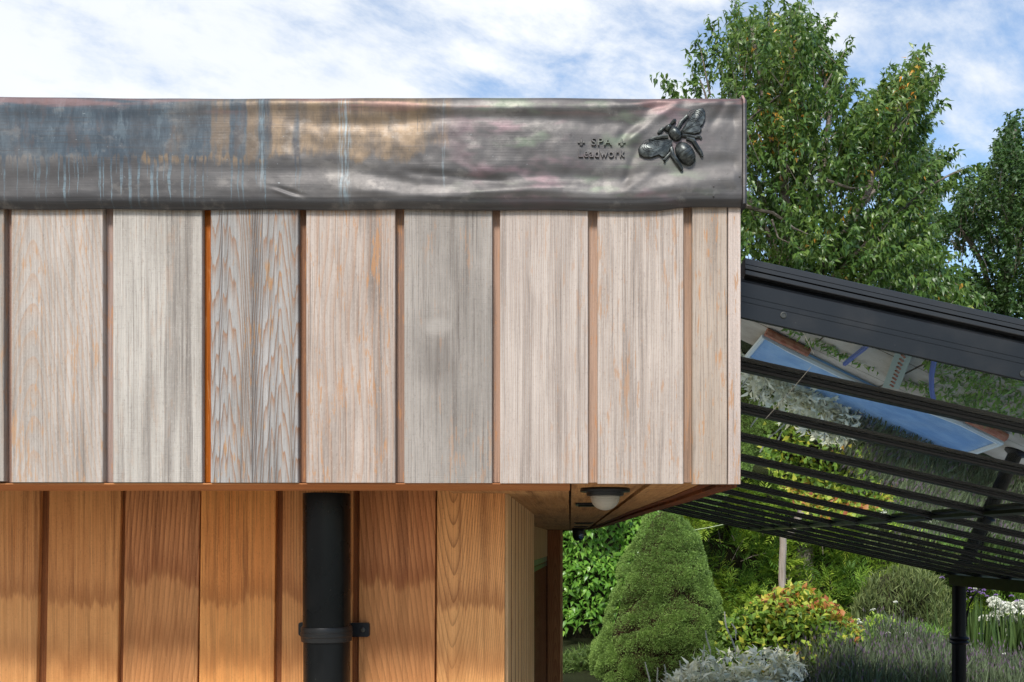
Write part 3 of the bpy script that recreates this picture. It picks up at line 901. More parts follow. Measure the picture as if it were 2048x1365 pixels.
# ---------------------------------------------------------------- downpipe
def pxw(px, Y): return (px - PX) * Y / F
YP = 1.5755; RP = .0385
pc_x = pxw(653.5, YP)
pipe = empty('downpipe', (pc_x, YP, 0), 'black round rainwater downpipe clipped to the warm cedar wall', 'downpipe')
zt = E + .0808; zc = E + (PY - 1268) * YP / F
m = MB()
n = 48
m.lathe((pc_x, YP, 0), [(RP - .0009, .0), (RP - .0009, zc - .003)], n); o = m.build('pipe', M['black_pipe'], pipe, True)
m = MB().lathe((pc_x, YP, 0), [(RP, zc - .001), (RP, zt)], n); m.build('pipe', M['black_pipe'], pipe, True)
collar = metal_black('dusty pipe collar', (.009, .009, .009), .42, .3)
b = MB().lathe((pc_x, YP, zc), [(RP + .0002, -.0125), (RP + .0022, -.0115), (RP + .0028, -.004), (RP + .0038, -.003), (RP + .0038, .003), (RP + .0030, .004), (RP + .0030, .0105), (RP + .0022, .0125), (RP + .0002, .0128)], n).build('bracket', collar, pipe, True)
def rrect(x0, x1, z0, z1, r, y0, y1):
    m = MB(); pts = []
    for (cx, cz, a0) in ((x1 - r, z1 - r, 0), (x0 + r, z1 - r, 90), (x0 + r, z0 + r, 180), (x1 - r, z0 + r, 270)):
        for k in range(5):
            a = math.radians(a0 + k * 22.5); pts.append((cx + r * math.cos(a), cz + r * math.sin(a)))
    N = len(pts)
    for y in (y0, y1):
        for p in pts: m.v.append((p[0], y, p[1]))
    m.f.append([N + i for i in range(N)][::-1]); m.f.append(list(range(N)))
    for i in range(N): m.f.append([i, N + i, N + (i + 1) % N, (i + 1) % N])
    return m
YBk = YW - .004
lug = rrect(pxw(690, YBk), pxw(739.5, YBk), E + (PY - 1274) * YBk / F, E + (PY - 1246) * YBk / F, .004, YBk - .004, YW - .0003).mesh('lug', False)
link('lug', lug, M['black'], pipe)
lug2 = rrect(pxw(598, YBk), pxw(620, YBk), E + (PY - 1272) * YBk / F, E + (PY - 1245) * YBk / F, .004, YBk - .004, YW - .0003).mesh('lug', False)
link('lug', lug2, M['black'], pipe)
sm_, st_, sp_ = new_mat('steel screw'); put(st_, sp_, color=(.07, .068, .06), rough=.4, metal=.9)
sx, sz = pxw(726, YBk), E + (PY - 1259.5) * YBk / F
sm = MB().lathe((0, 0, 0), [(.0044, 0), (.0042, .0012), (.0026, .0020)], 20); sm.box(-.0024, .0024, -.0004, .0004, .0018, .0023); sm.box(-.0004, .0004, -.0024, .0024, .0018, .0023)
sme = sm.mesh('screw'); sme.transform(Matrix.Rotation(math.radians(90), 4, 'X')); sme.transform(Matrix.Rotation(math.radians(32), 4, 'Y')); sme.transform(Matrix.Translation((sx, YBk - .004, sz)))
link('screw', sme, sm_, pipe)

# ---------------------------------------------------------------- soffit light, vents and camera
Lc = (.0545, 1.475)
lamp = empty('soffit_light', (Lc[0], Lc[1], ZS), 'round soffit light with black stepped base and ribbed frosted dome under the roof corner', 'light')
MB().lathe((Lc[0], Lc[1], ZS), [(.0375, -.0002), (.039, -.003), (.0385, -.0060), (.0295, -.0065), (.0285, -.0115), (.0240, -.0125)], 48).build('base', M['black'], lamp, True)
dm, dt, dp = new_mat('ribbed frosted dome')
x, y, z = pos(dt); rib = (z * 2600.).sin()
put(dt, dp, color=(.33, .315, .27), rough=.28, spec=.5, normal=bump(dt, rib, .35, .0006))
prof = []
for k in range(15):
    a = math.pi / 2 * k / 14
    prof.append((.0226 * math.cos(a) + .0002 + (.0003 if k % 2 else 0), -.0127 - .0218 * math.sin(a)))
MB().lathe((Lc[0], Lc[1], ZS), prof, 48).build('dome', dm, lamp, True)
for i, (y0, x0, x1, lab) in enumerate(((2.06, .012, .092, 'black slot vent behind the dome light, nearest of the soffit vents'), (4.05, .018, .098, 'black slot vent in the middle of the soffit, between light and camera'),
                                  (5.0, .02, .095, 'small black slot vent just in front of the security camera'))):
    v = empty('soffit_vent', ((x0 + x1) / 2, y0, ZS), lab, 'vent', 'black slot vents along the soffit')
    MB().box(x0, x1, y0 - .05, y0 + .05, ZS - .004, ZS - .0002).build('frame', M['black'], v)
    for k in range(3): MB().box(x0 + .006, x1 - .006, y0 - .036 + k * .028, y0 - .024 + k * .028, ZS - .0062, ZS - .0042).build('slat', M['black_gloss'], v)
cp = W(1157, 1070, 5.6)
camr = empty('security_camera', (cp.x, cp.y, ZS), 'small black dome security camera hanging under the far end of the soffit', 'camera')
MB().lathe((cp.x, cp.y, ZS), [(.040, -.0002), (.041, -.008), (.036, -.012)], 28).build('base', M['black'], camr, True)
MB().lathe((cp.x, cp.y, ZS), [(.032, -.0125), (.037, -.016), (.037, -.036), (.034, -.055), (.027, -.068), (.015, -.076)], 28).build('body', M['black'], camr, True)
lm, lt, lp_ = new_mat('blue coated lens'); put(lt, lp_, color=(.03, .10, .22), rough=.08, spec=.8, coat=.5)
ln = MB().lathe((0, 0, 0), [(.017, 0), (.016, .004), (.008, .0075)], 20).mesh('lens', True)
ln.transform(Matrix.Rotation(math.radians(28), 4, 'Y')); ln.transform(Matrix.Rotation(math.radians(108), 4, 'X')); ln.transform(Matrix.Translation((cp.x + .014, cp.y - .034, ZS - .048)))
link('lens', ln, lm, camr)

# ---------------------------------------------------------------- glass canopy
cz = .4018; SL = .222
def pz(X, d=0.0): return E + cz - SL * X + d
can = empty('glass_canopy', (1.6, 4.0, 0), 'black framed lean-to glass canopy sloping down from the timber building', 'canopy')
XL, XR = .262, 2.89
# front beam: real profile, y (front) against height above the glass line
prof = [(1.456, -.0005), (1.4505, -.0005), (1.4500, .0000), (1.4500, .0238), (1.4493, .0241), (1.4493, .0246), (1.4500, .0249), (1.4500, .0322), (1.4493, .0325), (1.4493, .0330), (1.4500, .0333),
        (1.4500, .0540), (1.4530, .0570), (1.4590, .0600), (1.4610, .0655), (1.4480, .0660), (1.4475, .0668), (1.4475, .0725), (1.4540, .0728), (1.4540, .0752), (1.4490, .0755), (1.4490, .0815),
        (1.4510, .0817), (1.4510, .0822), (1.4490, .0825), (1.4492, .0910), (1.4505, .0918), (1.50, .0925), (1.50, -.0005)]
def extrude(prof, x0, x1, name, mat, parent, smooth=False):
    m = MB(); n = len(prof)
    for x in (x0, x1):
        for (y, h) in prof: m.v.append((x, y, pz(x, h)))
    m.f.append(list(range(n))[::-1]); m.f.append([n + i for i in range(n)])
    for i in range(n): m.f.append([i, (i + 1) % n, n + (i + 1) % n, n + i])
    return m.build(name, mat, parent)
lowp = [p for p in prof[:15]] + [(1.4625, .0655), (1.4580, .06), (1.4580, -.0005)]
upp = [(1.498, .0656)] + [(1.4612, .0656)] + prof[15:28]
extrude(lowp, .236, XR, 'front_beam', M['black'], can)
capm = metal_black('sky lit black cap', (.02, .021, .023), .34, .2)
extrude(upp, .2675, XR, 'beam_cap', capm, can)
for (hx, hy) in ((1567, 631), (2046, 748)):
    p = W(hx, hy, 1.45)
    b = MB().lathe((0, 0, 0), [(.0050, 0), (.0050, .0012), (.0036, .0014), (.0034, .0004), (.0001, .0003)], 20).mesh('bolt', True)
    b.transform(Matrix.Rotation(math.radians(90), 4, 'X')); b.transform(Matrix.Translation((p.x, 1.4500, p.z)))
    link('bolt', b, sm_, can)
NR = 13; Y0, DY = 1.767, .447
# rafter mesh built once and copied
rp = [(-.022, -.0008), (-.022, -.0060), (-.0145, -.0066), (-.013, -.0112), (-.0105, -.0122), (-.004, -.0118), (.004, -.0118), (.0105, -.0122), (.013, -.0112), (.0145, -.0066), (.022, -.0060), (.022, -.0008)]
m = MB(); n = len(rp)
for x in (XL, XR):
    for (y, h) in rp: m.v.append((x, y, cz - SL * x + h + E))
m.f.append(list(range(n))[::-1]); m.f.append([n + i for i in range(n)])
for i in range(n): m.f.append([i, (i + 1) % n, n + (i + 1) % n, n + i])
rm = m.mesh('rafter'); rm.materials.append(M['black'])
m = MB(); rt = [(-.02, .0045), (.02, .0045), (.014, .012), (-.014, .012)]
for x in (XL, XR):
    for (y, h) in rt: m.v.append((x, y, cz - SL * x + h + E))
m.f += [[0, 1, 2, 3], [7, 6, 5, 4]] + [[i, (i + 1) % 4, 4 + (i + 1) % 4, 4 + i][::-1] for i in range(4)]
cm_ = m.mesh('rafter_cap'); cm_.materials.append(M['black'])
# glass: thin pane with a reflective, slightly tinted surface
gl, t, p = new_mat('canopy glass')
x, y, z = pos(t); v = vec(t, x, y, z)
fr = t.nodes.new('ShaderNodeFresnel'); fr.inputs['IOR'].default_value = 1.65
gs = t.nodes.new('ShaderNodeBsdfGlossy'); gs.inputs['Roughness'].default_value = .004; gs.inputs['Color'].default_value = (.97, .99, .97, 1)
tp = t.nodes.new('ShaderNodeBsdfTransparent'); tp.inputs['Color'].default_value = (.88, .93, .88, 1)
mx = t.nodes.new('ShaderNodeMixShader')
t.links.new((S(t, fr.outputs[0]) * 1.35).clamp().k, mx.inputs[0]); t.links.new(tp.outputs[0], mx.inputs[1]); t.links.new(gs.outputs[0], mx.inputs[2])
df = t.nodes.new('ShaderNodeBsdfDiffuse'); df.inputs['Color'].default_value = (.35, .37, .33, 1)
mx2 = t.nodes.new('ShaderNodeMixShader'); t.links.new((noise(t, v, 5, 5, .7).ss(.4, .8) * .12 + .03 + noise(t, v, 260, 2).ss(.72, .78) * .45).k, mx2.inputs[0])
t.links.new(mx.outputs[0], mx2.inputs[1]); t.links.new(df.outputs[0], mx2.inputs[2]); t.links.new(mx2.outputs[0], t.nodes['Material Output'].inputs[0])
t.nodes.remove(p)
def pane_mesh(w):
    m = MB(); m.v = [(XL, 0, E + cz - SL * XL), (XR, 0, E + cz - SL * XR), (XR, w, E + cz - SL * XR), (XL, w, E + cz - SL * XL)]; m.f = [[0, 1, 2, 3]]
    me = m.mesh('pane'); me.materials.append(gl); return me
pm = pane_mesh(DY - .006); pm0 = pane_mesh(Y0 - 1.4585)
for i in range(NR):
    Y = Y0 + DY * i
    for me, nm in ((rm, 'rafter'), (cm_, 'rafter_cap')):
        o = link(nm, me, None, can); o.location = (0, Y, 0)
    o = link('pane', pm0 if i == 0 else pm, None, can); o.location = (0, 1.4583 if i == 0 else Y - DY + .003, 0)
    # short purlin pieces between the rafters
    ya, yb = (1.502 if i == 0 else Y - DY + .026), Y - .026
    MB().box(1.338, 1.366, ya, yb, pz(1.352) - .016 + SL * 1.352, pz(1.352) - .0045 + SL * 1.352, shear=SL).build('purlin', M['black'], can)
MB().box(.2405, .2612, 1.503, 7.16, pz(.25) - .05, pz(.25) + .012).build('wall_plate', M['black'], can)
# eaves beam and posts
ZE = E - 65 / 1900 * 7.1
ex0, ex1 = 2.86, 2.94
MB().box(ex0, ex1, 1.45, 7.17, ZE - .079, ZE - .001).build('eaves_beam', M['black_gloss'], can)
MB().box(ex0 - .02, ex0 - .001, 1.45, 7.19, ZE - .022, ZE + .001).build('gutter_lip', M['black_gloss'], can)
MB().box(ex1 + .001, ex1 + .05, 1.45, 7.17, ZE - .055, ZE + .0).build('gutter', M['black_gloss'], can)
def post(Y):
    X = W(1914.5, 1200, 7.1).x + .005
    z0 = gh(X, Y); zr = E - (1280 - PY) / 1900 * 7.1
    post_o = MB().lathe((X, Y, 0), [(.085, z0), (.085, z0 + .03), (.052, z0 + .05), (.050, zr - .03), (.053, zr - .03), (.066, zr - .022), (.072, zr - .014), (.066, zr - .006), (.060, zr), (.066, zr + .006), (.072, zr + .014), (.066, zr + .022),
                                     (.053, zr + .028), (.050, zr + .05), (.050, ZE - .081)], 24).build('post', M['black_gloss'], can, True)
    # curved bracket with a scroll, running along the beam
    for q in (1, -1):
        if Y + q * .3 > 7.2 : continue
    for q in (1,):
        pts = []
        for k in range(9):
            a = math.pi / 2 * k / 8
            pts.append((X + .053 + .17 * (1 - math.cos(a)), Y, ZE - .08 - .30 * (1 - math.sin(a))))
        MB().tube(pts, .008, 8).build('bracket', M['black_gloss'], can, True)
        pts = [(X + .062 + .02 * math.cos(a) * (1 - a / 14), Y, ZE - .14 + .03 * math.sin(a) * (1 - a / 14)) for a in np.linspace(0, 8, 22)]
        MB().tube(pts, .005, 6).build('scroll', M['black_gloss'], can, True)
post(7.08); post(4.3)

# ---------------------------------------------------------------- vegetation
rng = np.random.default_rng(7)


def in_poly(px, py, poly):
    inside = np.zeros(len(px), bool); n = len(poly)
    for i in range(n):
        x1, y1 = poly[i]; x2, y2 = poly[(i + 1) % n]
        c = ((y1 > py) != (y2 > py)) & (px < (x2 - x1) * (py - y1) / (y2 - y1 + 1e-12) + x1)
        inside ^= c
    return inside


def sample_poly(poly, n):
    xs = [p[0] for p in poly]; ys_ = [p[1] for p in poly]; out = []
    tot = 0
    while tot < n:
        a = rng.uniform(min(xs), max(xs), n * 2); b = rng.uniform(min(ys_), max(ys_), n * 2)
        k = in_poly(a, b, poly); q = np.stack([a[k], b[k]], 1); out.append(q); tot += len(q)
    return np.concatenate(out)[:n]


def fbm(p, s, seed=0.):
    return np.array([mnoise.noise(Vector((q[0] * s + seed, q[1] * s, q[2] * s))) for q in p])


def unproject(q, Y): return np.stack([(q[:, 0] - PX) * Y / F, Y, E + (PY - q[:, 1]) * Y / F], 1)


def spray_leaves(base, direction, n_leaf, L, leafL, leafW, hang=.9, spread=.7, tint=None):
    """leafy shoots: leaves set alternately along a short twig, hanging from it"""
    N = len(base); d = nrm(direction)
    s = rng.uniform(.05, 1.0, (N, n_leaf)); Lw = (L * rng.uniform(.6, 1.3, N))[:, None, None]
    bend = np.array([0, 0, -.22])
    P = base[:, None, :] + d[:, None, :] * Lw * s[:, :, None] + bend * (Lw * s[:, :, None] ** 2)
    rd = nrm(rng.normal(size=(N * n_leaf, 3))).reshape(N, n_leaf, 3)
    D = d[:, None, :] * .55 + rd * spread + np.array([0, 0, -hang])
    Nn = nrm((rng.normal(size=(N * n_leaf, 3)) * .6 + np.array([-.25, -.45, .75]))).reshape(N, n_leaf, 3)
    ll = leafL * rng.uniform(.65, 1.2, N * n_leaf); lw = leafW * rng.uniform(.7, 1.2, N * n_leaf)
    V, T = leaves(P.reshape(-1, 3), D.reshape(-1, 3), Nn.reshape(-1, 3), ll, lw)
    r = rng.uniform(0, 1, N * n_leaf)
    if tint is not None: r = np.clip(r * .5 + np.repeat(tint, n_leaf) * .5, 0, .999)
    return V, T, np.repeat(r, 5)


M['cherry'] = leaf_mat('cherry leaves', [(0, (.014, .034, .009)), (.35, (.032, .070, .014)), (.7, (.068, .118, .022)), (.94, (.13, .18, .04)), (.965, (.44, .20, .03)), (1, (.50, .24, .04))], rough=.36, trans=.34, spec=.5)
M['dark_tree'] = leaf_mat('dark tree leaves', [(0, (.012, .030, .008)), (.5, (.028, .062, .014)), (1, (.062, .105, .024))], rough=.45, trans=.25)
M['birch'] = leaf_mat('birch leaves', [(0, (.03, .06, .02)), (.5, (.05, .09, .03)), (1, (.08, .12, .045))], rough=.5, trans=.3)
bm, t, p = new_mat('bark')
x, y, z = pos(t); n = noise(t, vec(t, x * 12, y * 12, z * 40), 1.0, 4)
put(t, p, color=mix(t, n.ss(.4, .65), (.10, .075, .055), (.24, .20, .165)), rough=.8, normal=bump(t, n, .5, .01))
M['bark'] = bm


def tree(name, label, poly, Yc, dY, nspray, nleaf, L, leafL, leafW, mat, root_px, limbs, holes=.0, group=None, hang=.9, edge_bias=True, thr=-.12, cl=1.3, tips=()):
    gx = W(root_px[0], root_px[1], Yc)
    base_z = gh(gx.x, Yc)
    r = empty(name, (gx.x, Yc, base_z), label, 'tree', group)
    q = sample_poly(poly, int(nspray * 1.6)); Y = Yc + rng.normal(0, dY * .55, len(q)).clip(-dY, dY)
    P = unproject(q, Y); c = fbm(P, cl, 3.3)
    keep = c > thr
    P, c = P[keep][:nspray], c[keep][:nspray]
    ctr = np.array(W(*root_px, Yc)); D = P - ctr; D = nrm(D) + np.array([0, 0, .35]) + rng.normal(0, .35, P.shape)
    P = P - nrm(D) * L * .5
    tb, td = [], []
    for (a, b) in tips:
        yy = Yc + rng.uniform(-dY, dY) * .5
        A_w, B_w = np.array(W(*a, yy)), np.array(W(*b, yy))
        for k in range(11):
            u = .1 + .82 * k / 10; tb.append(A_w + (B_w - A_w) * u - (B_w - A_w) * .08 + rng.normal(0, .05 * (1.2 - u), 3)); td.append(B_w - A_w + rng.normal(0, .45 * (1.25 - u), 3) * np.linalg.norm(B_w - A_w) * .6)
    P0, D0, c0 = P, D, c
    if tb: P0 = np.concatenate([P, np.array(tb)]); D0 = np.concatenate([D, np.array(td)]); c0 = np.concatenate([c, rng.uniform(-.1, .3, len(tb))])
    V, T, rn = spray_leaves(P0, D0, nleaf, L, leafL, leafW, hang=hang, tint=np.clip(c0 * 1.2 + .5, 0, 1))
    soup('crown', V, T, rn, mat, r)
    m = MB()
    for pts, r0 in limbs:
        pw = []
        for (a, b, dy) in pts: pw.append(W(a, b, Yc + dy))
        # resample with slight wiggle
        fine = []
        for i in range(len(pw) - 1):
            for k in range(4):
                u = k / 4; pnt = pw[i].lerp(pw[i + 1], u); w = .035
                fine.append(pnt + Vector((mnoise.noise(pnt * 2.1), mnoise.noise(pnt * 2.3 + Vector((5, 0, 0))), mnoise.noise(pnt * 1.9 + Vector((9, 0, 0))))) * w)
        fine.append(pw[-1]); nn = len(fine)
        m.tube(fine, [r0 * (1 - .8 * i / (nn - 1)) for i in range(nn)], 6)
    for (a, b) in tips: m.tube([W(*a, Yc), W(*b, Yc)], [.018, .004], 4)
    # twigs through the crown
    for i in range(0, len(P), 7):
        d = Vector(nrm(D[i:i + 1])[0]); a = Vector(P[i]); m.tube([a - d * L * .9, a, a + d * L * .9 + Vector((0, 0, -.05))], [.006, .004, .002], 3, cap=False)
    trunk = MB().tube([(gx.x, Yc, base_z - .1), (gx.x + .05, Yc, base_z + 1.2), tuple(W(root_px[0], root_px[1], Yc))], [.17, .14, .11], 10)
    trunk.build('trunk', M['bark'], r, True)
    m.build('branches', M['bark'], r, True)
    return r


cherry = [(1450, 300), (1440, 240), (1442, 200), (1450, 170), (1450, 110), (1455, 66), (1440, 60), (1462, 35), (1478, 20), (1505, 38), (1525, 14), (1545, 48), (1580, 22), (1598, 8), (1612, 30),
          (1600, 60), (1640, 48), (1652, 60), (1636, 90), (1660, 78), (1672, 110), (1655, 130), (1690, 100), (1688, 132), (1668, 160), (1700, 172), (1698, 196), (1650, 215), (1640, 250), (1668, 260), (1705, 220),
          (1745, 190), (1765, 158), (1780, 150), (1800, 158), (1826, 112), (1846, 106), (1842, 130), (1822, 158), (1866, 138), (1878, 146), (1858, 190), (1838, 205), (1860, 225), (1850, 262), (1842, 300), (1878, 305), (1884, 318),
          (1850, 340), (1868, 372), (1930, 330), (1928, 345), (1880, 372), (1870, 400), (1862, 440), (1875, 480), (1900, 540), (1950, 590), (1960, 640), (1480, 640), (1400, 500)]
L1 = [([(1600, 900, 0), (1590, 560, 0), (1560, 330, -.2), (1520, 150, -.3), (1500, 50, -.3)], .10),
      ([(1592, 560, 0), (1640, 380, .2), (1660, 230, .2), (1640, 110, .1)], .06),
      ([(1600, 600, 0), (1720, 420, -.3), (1790, 250, -.3), (1830, 130, -.3)], .07),
      ([(1720, 420, -.3), (1810, 300, -.2), (1865, 160, -.2)], .04),
      ([(1600, 620, 0), (1740, 480, -.6), (1860, 370, -.6), (1925, 340, -.6)], .035),
      ([(1580, 560, 0), (1500, 400, -.5), (1430, 270, -.5), (1400, 160, -.5)], .05),
      ([(1490, 412, -1.2), (1545, 425, -1.2), (1590, 460, -1.2), (1620, 470, -1.2)], .028),
      ([(1650, 365, -1.2), (1700, 375, -1.2), (1760, 372, -1.1)], .022),
      ([(1545, 440, -1.2), (1560, 480, -1.2), (1630, 510, -1.2)], .015), ([(1430, 300, -.8), (1560, 190, -.8)], .03)]
CT = [((1450, 170), (1425, 48)), ((1490, 160), (1478, 22)), ((1530, 130), (1541, 18)), ((1570, 130), (1600, 10)), ((1500, 150), (1508, 38)), ((1620, 140), (1652, 50)), ((1640, 190), (1690, 102)), ((1640, 240), (1702, 172)),
      ((1760, 250), (1845, 108)), ((1790, 270), (1876, 140)), ((1800, 370), (1884, 312)), ((1820, 390), (1930, 334)), ((1400, 230), (1384, 138)), ((1375, 235), (1352, 190)), ((1420, 190), (1400, 92)), ((1800, 300), (1862, 225)),
      ((1720, 260), (1768, 156)), ((1590, 150), (1614, 60)), ((1560, 120), (1575, 30)), ((1660, 280), (1712, 222)), ((1900, 560), (1962, 612)), ((1820, 480), (1880, 440))]
tree('cherry_tree', 'tall cherry tree with drooping green leaves and a few orange ones behind the roof corner', cherry, 13.0, 1.6, 3500, 16, .46, .112, .040, M['cherry'], (1600, 640), L1, thr=-.09, cl=1.5, tips=CT)
dark = [(1850, 520), (1868, 470), (1872, 430), (1905, 420), (1915, 380), (1950, 352), (1990, 330), (1985, 285), (2012, 262), (2015, 236), (2035, 232), (2048, 290), (2048, 240), (2200, 250), (2300, 420), (2300, 760), (1900, 700), (1850, 560)]
tree('dark_tree', 'dark green broadleaf tree beyond the canopy at the right edge', dark, 17.5, 1.8, 4200, 16, .42, .085, .055, M['dark_tree'], (2010, 700),
     [([(2010, 900, 0), (2008, 640, 0), (2020, 450, 0), (2030, 260, 0)], .14), ([(2008, 640, 0), (1950, 500, -.3), (1900, 430, -.3)], .07)], hang=.3, thr=-.28, cl=.8)
birch = [(1790, 280), (1830, 262), (1870, 300), (1893, 320), (1880, 345), (1850, 400), (1880, 440), (1860, 520), (1900, 600), (1780, 620), (1740, 480)]
tree('birch_tree', 'fine leaved grey green tree half hidden between the cherry and the dark tree', birch, 16.0, .8, 1500, 22, .34, .045, .03, M['birch'], (1800, 640),
     [([(1800, 900, 0), (1805, 600, 0), (1830, 420, 0), (1850, 300, 0)], .06)], hang=.5, thr=-.3)


def core_mat():
    m, t, p = new_mat('shaded twigs and litter')
    x, y, z = pos(t); n = noise(t, vec(t, x, y, z), 40, 4)
    put(t, p, color=mix(t, n.ss(.4, .65), (.016, .016, .009), (.045, .038, .022)), rough=.95, spec=.1)
    return m


M['core'] = core_mat()


def blobcore(poly, Y, th, mat, parent, name='twigs'):
    """an inner mass that stops the plant being see-through"""
    pw = [W(a, b, Y) for a, b in poly]; c = sum(pw, Vector()) / len(pw); m = MB(); n = len(pw)
    for (k, dy) in ((.45, -th * .8), (.80, -th * .4), (.92, th * .2), (.6, th)):
        for q in pw: v = c + (q - c) * k; m.v.append((v.x, Y + dy, v.z))
    for j in range(3):
        for i in range(n): m.f.append([j * n + i, j * n + (i + 1) % n, (j + 1) * n + (i + 1) % n, (j + 1) * n + i])
    m.f.append(list(range(n))[::-1]); m.f.append([3 * n + i for i in range(n)])
    return m.build(name, mat, parent)


# laurel hedge behind the post
M['laurel'] = leaf_mat('bright laurel leaves', [(0, (.05, .12, .016)), (.5, (.09, .19, .026)), (1, (.16, .27, .045))], rough=.34, trans=.32, spec=.5)
lh = empty('laurel_hedge', (.2, 11.2, gh(.2, 11.2)), 'bright green broad leaved laurel bush behind the cone shaped conifer', 'bush')
n = 9500
P = np.stack([rng.uniform(-1.6, 1.15, n), 10.75 + np.abs(rng.normal(0, .22, n)), rng.uniform(.35, 2.5, n)], 1)
P[:, 1] += fbm(P, 2.2, 1.) * .45; kp = fbm(P, 3.6, 7.) > -.30 - .0 * P[:, 2]; P = P[kp]; n = len(P)
kp = (P[:, 2] > .75 + rng.uniform(-.15, .15, n)); P = P[kp]; n = len(P)
D = rng.normal(0, .6, (n, 3)) + np.array([0, -.75, -.15]); Nn = rng.normal(0, .35, (n, 3)) + np.array([0, -.35, .9])
V, T = leaves(P, D, Nn, rng.uniform(.075, .12, n), rng.uniform(.035, .05, n), fold=.18, droop=.3)
soup('foliage', V, T, np.repeat(rng.uniform(0, 1, n), 5), M['laurel'], lh)
MB().box(-1.7, 1.1, 11.35, 12.0, .3, 2.3).build('twigs', M['core'], lh)

# conifer hedge
M['leyland'] = leaf_mat('cypress sprays', [(0, (.020, .050, .008)), (.35, (.060, .115, .014)), (.65, (.14, .215, .025)), (1, (.26, .33, .04))], rough=.55, trans=.25)
hd = empty('cypress_hedge', (3.6, 13.2, gh(3.6, 13.2)), 'loose feathery cypress hedge of yellowish green sprays under the canopy edge', 'hedge')
n = 7600
B = np.stack([rng.uniform(.7, 8.2, n), 12.5 + np.abs(rng.normal(0, .3, n)), rng.uniform(.45, 2.9, n)], 1)
B[:, 1] += fbm(B, 1.5, 2.) * .9
g = fbm(B, 1.8, 11.); B = B[g > -.34]; g = g[g > -.34]; n = len(B)
lean = nrm(rng.normal(0, .5, (n, 3)) + np.array([.25, -.75, .55]))
nb = 13; s = np.tile(np.linspace(.05, 1, nb), (n, 1)); Ls = rng.uniform(.22, .42, n)[:, None, None]
P = B[:, None] + lean[:, None] * Ls * s[:, :, None] + np.array([0, 0, -.12]) * Ls * s[:, :, None] ** 2
side = nrm(np.cross(lean, np.array([0, 0, 1.]) + rng.normal(0, .3, (n, 3)))); sg = np.where(np.arange(nb) % 2 == 0, 1, -1)[None, :, None]
D = lean[:, None] * 1.0 + side[:, None] * sg * .75 + rng.normal(0, .12, (n, nb, 3))
Lf = (.13 * (1.15 - s * .6)) * rng.uniform(.8, 1.2, (n, nb))
V, T = leaves(P.reshape(-1, 3), D.reshape(-1, 3), np.repeat(np.cross(side, lean), nb, 0), Lf.ravel(), Lf.ravel() * .16, fold=.1, droop=.12)
rn = np.clip(np.repeat(g * 1.1 + .35, nb) + s.ravel() * .3 + rng.normal(0, .08, n * nb), 0, 1)
soup('foliage', V, T, np.repeat(rn, 5), M['leyland'], hd)
MB().box(.7, 8.2, 13.2, 13.9, .3, 2.7).build('twigs', M['core'], hd)
m = MB()
for k in range(34):
    a = Vector((rng.uniform(1.6, 5.2), 12.5, rng.uniform(1.0, 2.3))); d = Vector((rng.normal(0, .4), rng.normal(0, .2), rng.uniform(.1, .8))) * .22
    m.tube([a - d, a + Vector((0, 0, .02)), a + d], [.005, .004, .002], 4)
m.build('bare_twigs', M['bark'], hd)['kind'] = 'stuff'

# conical conifer
M['spruce'] = leaf_mat('dwarf spruce needles', [(0, (.040, .062, .014)), (.4, (.100, .165, .036)), (.8, (.160, .240, .056)), (1, (.21, .29, .08))], rough=.6, trans=.2)
ctr = W(1331, 1019, 9.0)
cf = empty('cone_conifer', (ctr.x, 9.0, gh(ctr.x, 9)), 'dense clipped looking cone shaped dwarf spruce standing in the border', 'tree')
zt_, zb_ = ctr.z + .015, gh(ctr.x, 9) - .05
def cone_r(z):
    u = np.clip((zt_ - z) / (zt_ - .45), 0, 1.3)
    return .02 + .71 * np.power(u, .60) * (1 - .08 * u)
n = 3900
z = zt_ - .01 - (zt_ - zb_) * np.power(rng.uniform(0, 1, n), .62); th = rng.uniform(math.pi * .93, math.pi * 2.07, n)
pp = np.stack([np.cos(th) * cone_r(z), np.sin(th) * cone_r(z), z * 1.3], 1)
lump = fbm(pp, 3.2, 4.); fine_ = fbm(pp, 9.0, 8.); gap = fbm(np.stack([pp[:, 0], pp[:, 1], pp[:, 2] * 2.6], 1), 3.4, 14.)
R = cone_r(z) + lump * .055 + fine_ * .03 - .02
lowness = np.clip((zt_ - z) / 1.6, 0, 1)
kp = (gap + fine_ * .35) > (-.56 + .52 * lowness); deep = ~kp & (rng.uniform(0, 1, n) < .3)
R = np.where(deep, R - .09, R); kp = kp | deep
th, z, R, fine_, lump = th[kp], z[kp], R[kp], fine_[kp], lump[kp]; n = len(z)
out = np.stack([np.cos(th), np.sin(th), np.full(n, .55)], 1)
P = np.stack([ctr.x + np.cos(th) * R, 9.0 + np.sin(th) * R, z], 1)
k = 56
cr = np.repeat(rng.uniform(.026, .050, n), k)[:, None]
dd_ = nrm(np.repeat(nrm(out), k, 0) * .75 + rng.normal(0, .62, (n * k, 3)))
Pk = np.repeat(P, k, 0) + dd_ * cr
V, T = leaves(Pk, dd_ + rng.normal(0, .25, (n * k, 3)), rng.normal(0, 1, (n * k, 3)) + np.array([0, 0, 1.]), rng.uniform(.010, .019, n * k), rng.uniform(.004, .007, n * k), fold=0, droop=0)
rn = np.clip(np.repeat(.42 + fine_ * .3 + lump * .2 + rng.normal(0, .10, n), k) + rng.normal(0, .16, n * k), 0, 1)
soup('foliage', V, T, np.repeat(rn, 5), M['spruce'], cf)
m = MB(); nlat, nlon = 40, 40
